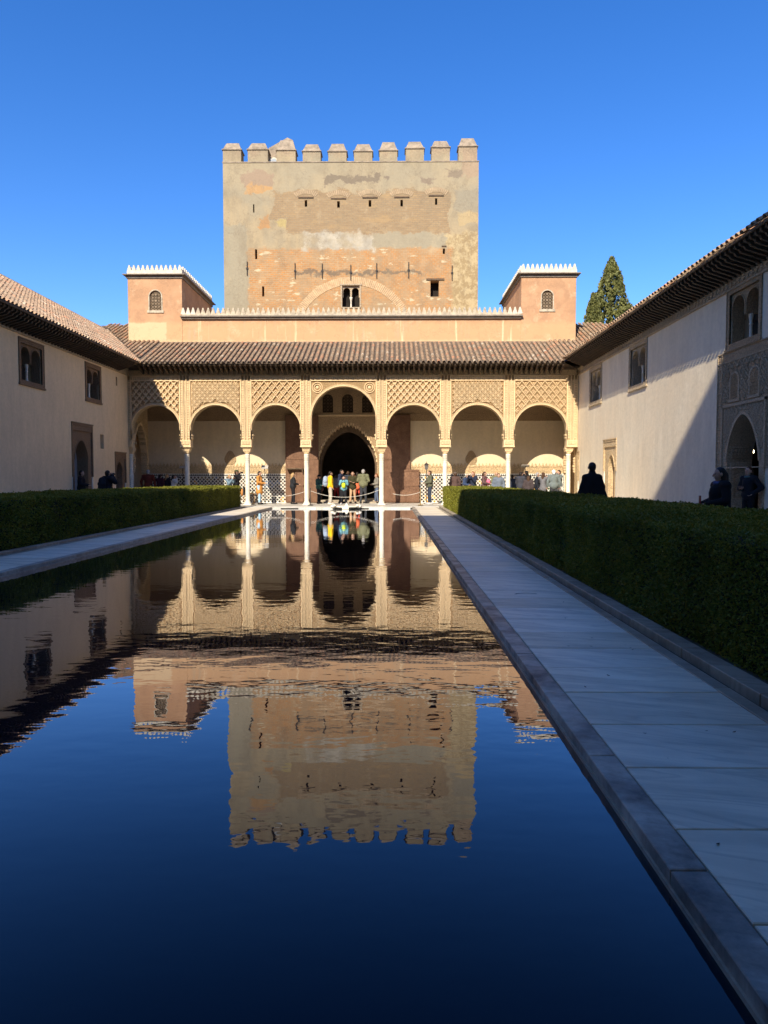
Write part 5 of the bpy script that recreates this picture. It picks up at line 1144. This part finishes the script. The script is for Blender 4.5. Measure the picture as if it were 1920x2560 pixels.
# ------------------------------------------------------------------ people
SK = flat('skin', (.50, .30, .21), .6); SKD = flat('skin_tan', (.40, .23, .15), .6)
_cm = {}
def cloth(c):
    if c not in _cm: _cm[c] = mat('cloth_%02d' % len(_cm), c, .85, .14, 9, .35, 26, .2, .012)
    return _cm[c]
HAIR = {'dark': flat('hair_dark', (.018, .012, .009), .5), 'brown': flat('hair_brown', (.07, .035, .018), .5), 'blond': flat('hair_blond', (.42, .26, .11), .5), 'grey': flat('hair_grey', (.34, .32, .30), .6), 'white': flat('hair_white', (.75, .73, .70), .6), 'red': flat('hair_auburn', (.26, .09, .03), .5)}
EYE = flat('eye', (.02, .015, .012), .3)
jobs = []
def person(lab, px, top, Y, face=90, jacket=(.03, .03, .035), legs=(.02, .02, .025), hair='dark', arms='down', coat=0, hat=None, longhair=False, bag=None, puffer=False, fat=1.0, skirt=None, X=None, H=None, scarf=None, hood=False, floor=.035, vox=.024, phone=False, near=False, shoes=(.03, .028, .026), cape=False):
    """face = heading in degrees (0 = +X, 90 = away from camera, 270 = towards it); top = pixel row of the head top"""
    q = P(px, top, Y=Y); X = q.x if X is None else X; H = max(1.45, min(1.9, q.z-floor)) if H is None else H; s = H/1.74; a = R(face-90)
    rt = Matrix.Rotation(a, 3, 'Z'); org = Vector((X, Y, floor))
    tf = lambda x, y, z: org+rt@Vector((x*s, y*s, z*s))                 # local: +y is forward
    e = empty('person', org, lab, 'person'); who = lab.split()[:10]
    while who[-1] in ('the', 'a', 'in', 'behind', 'of', 'by', 'and', 'left', 'right', 'as', 'at', 'with', 'before', 'near', 'seen', 'alone', 'to', 'up'): who.pop()
    who = ' '.join(who)
    lean = .02; st = random.uniform(.06, .11); step = random.uniform(-.06, .10)
    hip = [(-.09, 0, .92), (.09, 0, .92)]; kn = [(-.10, .03-step*.3, .50), (.10, .03+step*.4, .50)]; an = [(-.05-st, -step*.6, .085), (.05+st, step, .085)]
    sh = [(-.185*fat, .0, 1.42), (.185*fat, .0, 1.42)]; chest = (0, .01, 1.30); waist = (0, .01, 1.08); neck = (0, .01, 1.47); head = (0, .035, 1.615)
    if cape: sh = [(-.16, 0, 1.37), (.16, 0, 1.37)]
    if arms == 'down': el = [(-.27*fat, -.03, 1.14), (.27*fat, -.03, 1.14)]; wr = [(-.26*fat, .06, .90), (.26*fat, .06, .90)]
    elif arms == 'phone': el = [(-.24*fat, .20, 1.22), (.24*fat, .20, 1.22)]; wr = [(-.08, .33, 1.48), (.08, .33, 1.48)]
    elif arms == 'camera': el = [(-.27*fat, .15, 1.28), (.27*fat, .15, 1.28)]; wr = [(-.09, .17, 1.55), (.09, .17, 1.55)]
    elif arms == 'up': el = [(-.26*fat, .22, 1.42), (.26*fat, -.02, 1.15)]; wr = [(-.16, .34, 1.70), (.25, .08, .92)]
    elif arms == 'cross': el = [(-.27*fat, .05, 1.16), (.27*fat, .05, 1.16)]; wr = [(.03, .22, 1.18), (-.03, .24, 1.13)]
    elif arms == 'hold': el = [(-.26*fat, .02, 1.16), (.26*fat, .02, 1.16)]; wr = [(-.10, .28, 1.10), (.10, .28, 1.10)]
    elif arms == 'wide': el = [(-.36*fat, -.02, 1.16), (.36*fat, -.02, 1.16)]; wr = [(-.30*fat, .14, .96), (.30*fat, .14, .96)]
    elif arms == 'hip': el = [(-.36*fat, -.06, 1.18), (.30*fat, .02, 1.15)]; wr = [(-.19*fat, .06, 1.02), (.02, .24, 1.16)]
    # continuous body
    b = MB(tf)
    def cap(m_, p, q_, r0, r1, n=9): m_.capsule(p, q_, r0, r1, n)
    cap(b, (0, .035, 1.60), (0, .03, 1.65), .078, .086, 12); cap(b, (0, .05, 1.545), (0, .05, 1.60), .055, .07, 10); cap(b, (0, 0, 1.42), head, .058, .055); cap(b, chest, waist, .135*fat, .125*fat, 12); cap(b, waist, (0, 0, .95), .125*fat, .14*fat, 12); cap(b, sh[0], sh[1], .07, .07)
    for k in (0, 1):
        cap(b, hip[k], kn[k], .085*fat, .058); cap(b, kn[k], an[k], .056, .038); cap(b, an[k], (an[k][0]*1.1, an[k][1]+.14, .045), .045, .04)
        cap(b, sh[k], el[k], .052, .042); cap(b, el[k], wr[k], .042, .028); d = (Vector(wr[k])-Vector(el[k])).normalized(); cap(b, wr[k], Vector(wr[k])+d*.05, .028, .034)
    ex = MB(tf)                                                          # nose, ears, fingers join the same mesh
    cap(ex, (0, .118, 1.625), (0, .135, 1.592), .010, .016, 7)
    cap(ex, (-.022, .112, 1.557), (.022, .112, 1.557), .009, .009, 6)
    for sx in (-1, 1): ex.ball((sx*.088, .03, 1.615), .014, .026, .036, 7, 5)
    for k in (0, 1):
        d = (Vector(wr[k])-Vector(el[k])).normalized(); pal_ = Vector(wr[k])+d*.07; sd = d.cross(Vector((0, 0, 1))); sd = sd.normalized() if sd.length > .2 else Vector((1, 0, 0)); bend = sd.cross(d)*(-1 if arms in ('phone', 'camera') else 1)
        for f, (o_, ln) in enumerate(((-.027, .062), (-.009, .075), (.009, .07), (.027, .055))):
            p0 = pal_+sd*o_; p1 = p0+d*ln*.55+bend*.008; p2 = p1+d*ln*.4+bend*.028; cap(ex, p0, p1, .0095, .009, 6); cap(ex, p1, p2, .009, .0075, 6)
        t0 = Vector(wr[k])+d*.02+sd*(.03 if k else -.03); cap(ex, t0, t0+sd*(.025 if k else -.025)+d*.05, .011, .009, 6)
    jobs.append((e, 'body', b, ex, SK, vox, .5))
    # jacket
    j = MB(tf); g = .018+(.02 if puffer else 0); lo = .98-coat
    cap(j, (0, .01, 1.30), (0, .01, 1.12), .150*fat+g, .142*fat+g, 14); cap(j, (-.07*fat, 0, 1.36), (.07*fat, 0, 1.36), .10+g, .10+g); cap(j, (0, .01, 1.12), (0, 0, lo), .142*fat+g, .165*fat+g, 14); cap(j, (-.06*fat, 0, lo+.02), (.06*fat, 0, lo+.02), .14*fat+g, .14*fat+g, 12); cap(j, sh[0], sh[1], .080+g, .080+g); cap(j, (0, 0, 1.42), (0, .01, 1.485), .08+g*.5, .066)
    for k in (0, 1):
        cap(j, sh[k], el[k], .062+g, .054+g); cap(j, el[k], wr[k], .054+g, .040+g*.7)
    if hood: cap(j, (-.05, -.10, 1.44), (.05, -.10, 1.44), .075, .075); cap(j, (-.02, -.12, 1.38), (.02, -.12, 1.36), .06, .05)
    if cape:
        for sx in (-1, 1): cap(j, (sx*.11, 0, 1.37), (sx*.25, .02, .86), .10, .15); cap(j, (sx*.05, 0, 1.3), (sx*.12, .02, .8), .14, .2)
        cap(j, (0, 0, 1.40), (0, .01, 1.51), .12, .085)
    if skirt: cap(j, (0, 0, .95), (0, 0, .55), .17, .23, 14)
    jobs.append((e, 'jacket' if not coat else 'coat', j, None, cloth(jacket), vox, 1.0))
    if puffer and False: pass
    t = MB(tf); cap(t, (-.05*fat, 0, .95), (.05*fat, 0, .95), .135*fat, .135*fat, 12)
    for k in (0, 1): cap(t, hip[k], kn[k], .098*fat, .074); cap(t, kn[k], (an[k][0], an[k][1], .13), .074, .062)
    jobs.append((e, 'trousers', t, None, cloth(legs), vox, .8))
    sm_ = MB(tf)
    for k in (0, 1): cap(sm_, (an[k][0], an[k][1]-.04, .055), (an[k][0]*1.1, an[k][1]+.15, .045), .058, .046)
    sm_.v = [(x_, y_, max(z_, floor+.001)) for x_, y_, z_ in sm_.v]; sm_.build('shoes', cloth(shoes), e, True)
    if hat:
        h = MB(tf); h.ball((0, .02, 1.675), .100, .112, .075, 14, 8); h.capsule((-.04, .115, 1.665), (.04, .115, 1.665), .03, .03, 8)
        if hat[1] == 'brim': h.lathe([(.10, 1.665), (.17, 1.655), (.17, 1.665), (.10, 1.69)], 0, .02, 16)
        h.build('hat', cloth(hat[0]), e, True)
    h = MB(tf)
    cap(h, (0, .002, 1.645), (0, .012, 1.662), .096, .092, 14); cap(h, (0, -.02, 1.58), (0, -.01, 1.63), .076, .086, 12)
    if longhair:
        cap(h, (0, -.045, 1.60), (0, -.075, 1.38), .085, .06, 12); cap(h, (-.06, -.02, 1.6), (-.075, -.015, 1.42), .045, .035); cap(h, (.06, -.02, 1.6), (.075, -.015, 1.42), .045, .035)
    jobs.append((e, 'hair', h, None, HAIR[hair], .016, .6))
    if near:
        for sx in (-1, 1): m = MB(tf); m.ball((sx*.032, .112, 1.628), .012, .008, .008, 8, 6); m.build('eye', EYE, e, True)
    if scarf: m = MB(tf); [m.capsule((.085*math.cos(t), .015+.085*math.sin(t), 1.465), (.085*math.cos(t+.6), .015+.085*math.sin(t+.6), 1.47), .032, .032, 7) for t in np.arange(0, 6.3, .6)]; m.build('scarf', cloth(scarf), e, True)
    if bag:
        col, kind = bag; m = MB(tf)
        if kind == 'back': m.capsule((0, -.24, 1.36), (0, -.25, 1.08), .13, .15, 12); m.capsule((-.06, -.26, 1.22), (.06, -.26, 1.22), .12, .12, 10)
        elif kind == 'front': m.capsule((0, .2, 1.22), (0, .21, 1.12), .12, .12, 12)
        else: m.capsule((-.28, .0, 1.0), (-.28, .02, .86), .1, .12, 10)
        for sx in (-1, 1): m.capsule((sx*.12, -.1, 1.48), (sx*.12, .12, 1.38), .018, .018, 6)
        bo = m.build('bag', cloth(col), None, True, label='%s carried by the %s' % ('bag' if kind == 'side' else 'rucksack', who), cat='bag')
    if phone or arms in ('phone', 'camera'):
        m = MB(tf); c_ = (Vector(wr[0])+Vector(wr[1]))/2+Vector((0, .06, .05)); 
        if arms == 'camera': m.box(c_.x-.065, c_.x+.065, c_.y-.03, c_.y+.03, c_.z-.045, c_.z+.045); m.capsule((c_.x, c_.y+.03, c_.z), (c_.x, c_.y+.10, c_.z), .036, .036, 10)
        else: m.box(c_.x-.075, c_.x+.075, c_.y-.006, c_.y+.006, c_.z-.04, c_.z+.04)
        m.build('camera' if arms == 'camera' else 'phone', cloth((.015, .015, .018)), None, label=('camera' if arms == 'camera' else 'phone')+' held up by the '+who, cat='camera' if arms == 'camera' else 'phone')
    return e, tf, wr
BLK = (.014, .014, .017); NAVY = (.018, .028, .055); GREY = (.16, .17, .18)
# in front of the portal
person('person in a dark hat and teal top left of the portal', 797, 1187, 39.2, 330, (.025, .07, .065), BLK, 'dark', 'hold', hat=((.012, .012, .013), 'brim'), bag=((.07, .03, .03), 'side'))
person('person in a bright yellow sweater and pale trousers before the portal', 825, 1178, 37.9, 20, (.80, .47, .015), (.46, .40, .32), 'dark', 'down', bag=((.30, .36, .45), 'back'), shoes=(.7, .65, .55))
person('person in a grey striped padded jacket inside the portal', 841, 1187, 41.3, 100, (.13, .135, .145), (.22, .02, .02), 'dark', 'hold', puffer=True, floor=.2)
person('tall man in a navy padded jacket in the middle of the portal group', 853, 1174, 39.8, 345, (.022, .03, .062), BLK, 'dark', 'down', puffer=True)
person('short person in a lime vest and blue sleeves photographing the pool', 859.5, 1190, 38.0, 270, (.16, .36, .42), BLK, 'dark', 'phone', bag=((.55, .68, .03), 'front'), shoes=(.6, .6, .6))
person('person with a dark hooded jacket seen from behind in the portal', 870, 1178, 41.0, 95, (.045, .05, .065), (.07, .04, .03), 'brown', 'hold', hood=True, floor=.2)
person('woman in a dark olive coat and tan trousers in the portal group', 882, 1179, 39.9, 265, (.045, .04, .018), (.50, .31, .18), 'brown', 'cross', longhair=True, coat=.1)
person('person in an orange-red patterned coat inside the portal', 893, 1180, 41.2, 85, (.72, .16, .07), (.62, .09, .06), 'dark', 'hold', coat=.22, longhair=True, floor=.2)
person('grey-haired man in an olive hooded jacket facing the portal', 908, 1173.5, 39.5, 80, (.17, .17, .095), (.045, .048, .055), 'grey', 'hold', fat=1.12, hood=True)
person('person in a grey jacket half hidden by the column right of the portal', 942, 1184, 40.2, 195, (.22, .20, .165), (.10, .13, .2), 'red', 'hold')
# left of the portal
person('woman in a blue-grey jacket behind the end of the left hedge', 573, 1187, 38.5, 330, (.16, .23, .28), NAVY, 'blond', 'phone')
person('man in a green cap and black jacket behind the left hedge end', 590, 1174.5, 38.7, 20, BLK, BLK, 'brown', 'camera', hat=((.08, .085, .04), 'cap'))
person('man in a long tan coat and pale blue jeans by the second free column', 648, 1178, 38.0, 350, (.56, .25, .06), (.36, .52, .62), 'dark', 'hold', coat=.34)
person('blond woman in a black leather jacket near the wooden door', 732, 1182, 38.4, 20, (.022, .023, .026), BLK, 'blond', 'hold', longhair=True, scarf=(.6, .57, .5))
person('person in a rust-red coat seen from behind in the left arch', 370, 1174.5, 38.0, 90, (.14, .03, .018), BLK, 'grey', 'down', fat=1.25, coat=.2)
person('person in a maroon coat raising a hand in the left arch', 399, 1186, 38.4, 70, (.07, .02, .025), BLK, 'dark', 'up', puffer=True)
person('dark-clothed person between the maroon coat and the white sweater', 417, 1185, 38.9, 60, (.018, .02, .028), BLK, 'blond', 'hold', longhair=True)
person('person in a white sweater taking a photo in the left arch', 434, 1187, 38.2, 20, (.62, .62, .60), NAVY, 'dark', 'camera', longhair=True)
# right part, behind the right hedge
person('man in an olive jacket and dark trousers alone right of the portal', 1075, 1176.5, 38.2, 190, (.11, .11, .07), (.035, .045, .065), 'brown', 'hold', shoes=(.5, .5, .5))
person('person in a brown jacket and cap, leftmost behind the right hedge', 1138, 1180, 38.6, 95, (.10, .06, .05), BLK, 'brown', 'down', hat=((.12, .09, .07), 'cap'))
person('person in navy with a beige cap leaning in beside an auburn-haired one', 1168, 1184, 38.2, 300, (.04, .06, .12), NAVY, 'grey', 'hold', hat=((.5, .42, .32), 'cap'))
person('auburn-haired woman in navy with an ochre scarf behind the hedge', 1183, 1179, 38.0, 230, (.022, .027, .05), BLK, 'red', 'phone', scarf=(.5, .24, .08), longhair=True)
person('woman in a plum-brown coat with a pink bag behind the hedge', 1211, 1179, 38.1, 340, (.13, .075, .07), BLK, 'brown', 'hold', longhair=True, bag=((.7, .16, .25), 'front'))
person('person in an olive top mostly hidden by the man in grey padding', 1241, 1179, 39.4, 270, (.17, .17, .10), BLK, 'blond', 'hold', longhair=True)
person('man in a grey padded jacket and sunglasses facing the court', 1246.5, 1183.5, 37.0, 270, (.15, .175, .215), NAVY, 'brown', 'down', puffer=True, fat=1.1)
person('dark figure just right of the sixth column', 1281, 1187, 39.6, 60, (.03, .04, .065), BLK, 'dark', 'down')
person('person in a dark padded jacket with blue collar looking up', 1302, 1180, 37.2, 40, (.05, .05, .06), BLK, 'dark', 'hold', puffer=True, scarf=(.06, .07, .3), fat=1.1)
person('person in a black hat raising a camera behind the hedge', 1317, 1177, 38.0, 110, BLK, BLK, 'dark', 'camera', hat=((.014, .014, .016), 'cap'))
person('short person with a red scarf and brown padded jacket', 1321, 1190, 36.8, 80, (.06, .045, .045), BLK, 'brown', 'down', puffer=True, scarf=(.5, .03, .04), longhair=True)
person('bald man in a dark jacket with a shoulder patch behind the hedge', 1343, 1181, 37.4, 350, (.02, .022, .03), NAVY, 'grey', 'down', bag=((.5, .5, .5), 'side'))
person('woman in a grey coat holding up a phone behind the hedge', 1358, 1181, 36.9, 60, (.155, .15, .155), GREY, 'brown', 'phone', coat=.1, longhair=True)
person('white-haired man in a grey-green jacket seen from behind', 1384.5, 1174.5, 36.6, 95, (.145, .17, .165), (.04, .04, .045), 'white', 'down', fat=1.15)
person('man in white trousers photographing by the right end column', 1398, 1175, 37.6, 200, (.12, .14, .14), (.68, .66, .62), 'dark', 'camera')
# nearer people
person('large man in a dark coat seen from behind as a silhouette beyond the right hedge', 1481, 1154.5, 18.4, 92, (.012, .011, .012), BLK, 'dark', 'down', fat=.93, cape=True, coat=.25, near=True, vox=.018, floor=0, H=1.84)
e_, tf_, wr_ = person('long-haired woman in a black coat at the near right holding a phone', 1803, 1168.5, 11.5, 178, (.013, .012, .013), BLK, 'dark', 'hold', longhair=True, near=True, vox=.016, floor=0, coat=.2, fat=1.12, scarf=(.10, .12, .25))
m = MB(tf_); m.box(-.085, -.015, .365, .378, 1.10, 1.25); m.build('phone', flat('red_phone', (.22, .02, .025), .3), None, label='red phone in the hand of the long-haired woman', cat='phone')
person('staff woman with a lanyard standing in the right doorway', 1874, 1159, 18.95, 200, (.018, .018, .022), (.012, .012, .014), 'brown', 'hip', longhair=True, near=True, vox=.016, floor=.02, scarf=(.10, .16, .15), H=1.72)
person('person in dark clothes with a rucksack taking photos by the left wall', 268, 1176, 27.2, 60, (.014, .015, .019), (.03, .04, .03), 'dark', 'camera', bag=((.02, .02, .024), 'back'), puffer=True, floor=0, near=True, vox=.018)
person('man in black standing in the arched doorway of the left wing', 188, 1176, 31.0, 10, BLK, (.04, .045, .04), 'dark', 'hold', floor=0, vox=.02, X=XL+.25)
# grow continuous surfaces from the limb volumes
tmp = []
for e, nm, mb, ex, mt, vox, fac in jobs:
    me = mb.mesh(nm, mt); o = bpy.data.objects.new('grow', me); C.objects.link(o)
    r = o.modifiers.new('r', 'REMESH'); r.mode = 'VOXEL'; r.voxel_size = vox; r.use_smooth_shade = True
    s = o.modifiers.new('s', 'SMOOTH'); s.factor = fac; s.iterations = 3; tmp.append(o)
bpy.context.view_layer.update(); dg = bpy.context.evaluated_depsgraph_get()
grown = [bpy.data.meshes.new_from_object(o.evaluated_get(dg)) for o in tmp]
for o in tmp: bpy.data.objects.remove(o)
for (e, nm, mb, ex, mt, vox, fac), me in zip(jobs, grown):
    if ex is not None:
        n0 = len(me.vertices); vv = [tuple(v.co) for v in me.vertices]+ex.v; ff = [list(p.vertices) for p in me.polygons]+[[i+n0 for i in f] for f in ex.f]
        me = bpy.data.meshes.new(nm); me.from_pydata(vv, [], ff)
    me.name = nm; me.materials.clear(); me.materials.append(mt); me.polygons.foreach_set('use_smooth', [True]*len(me.polygons)); me.update()
    put(nm, me, e)
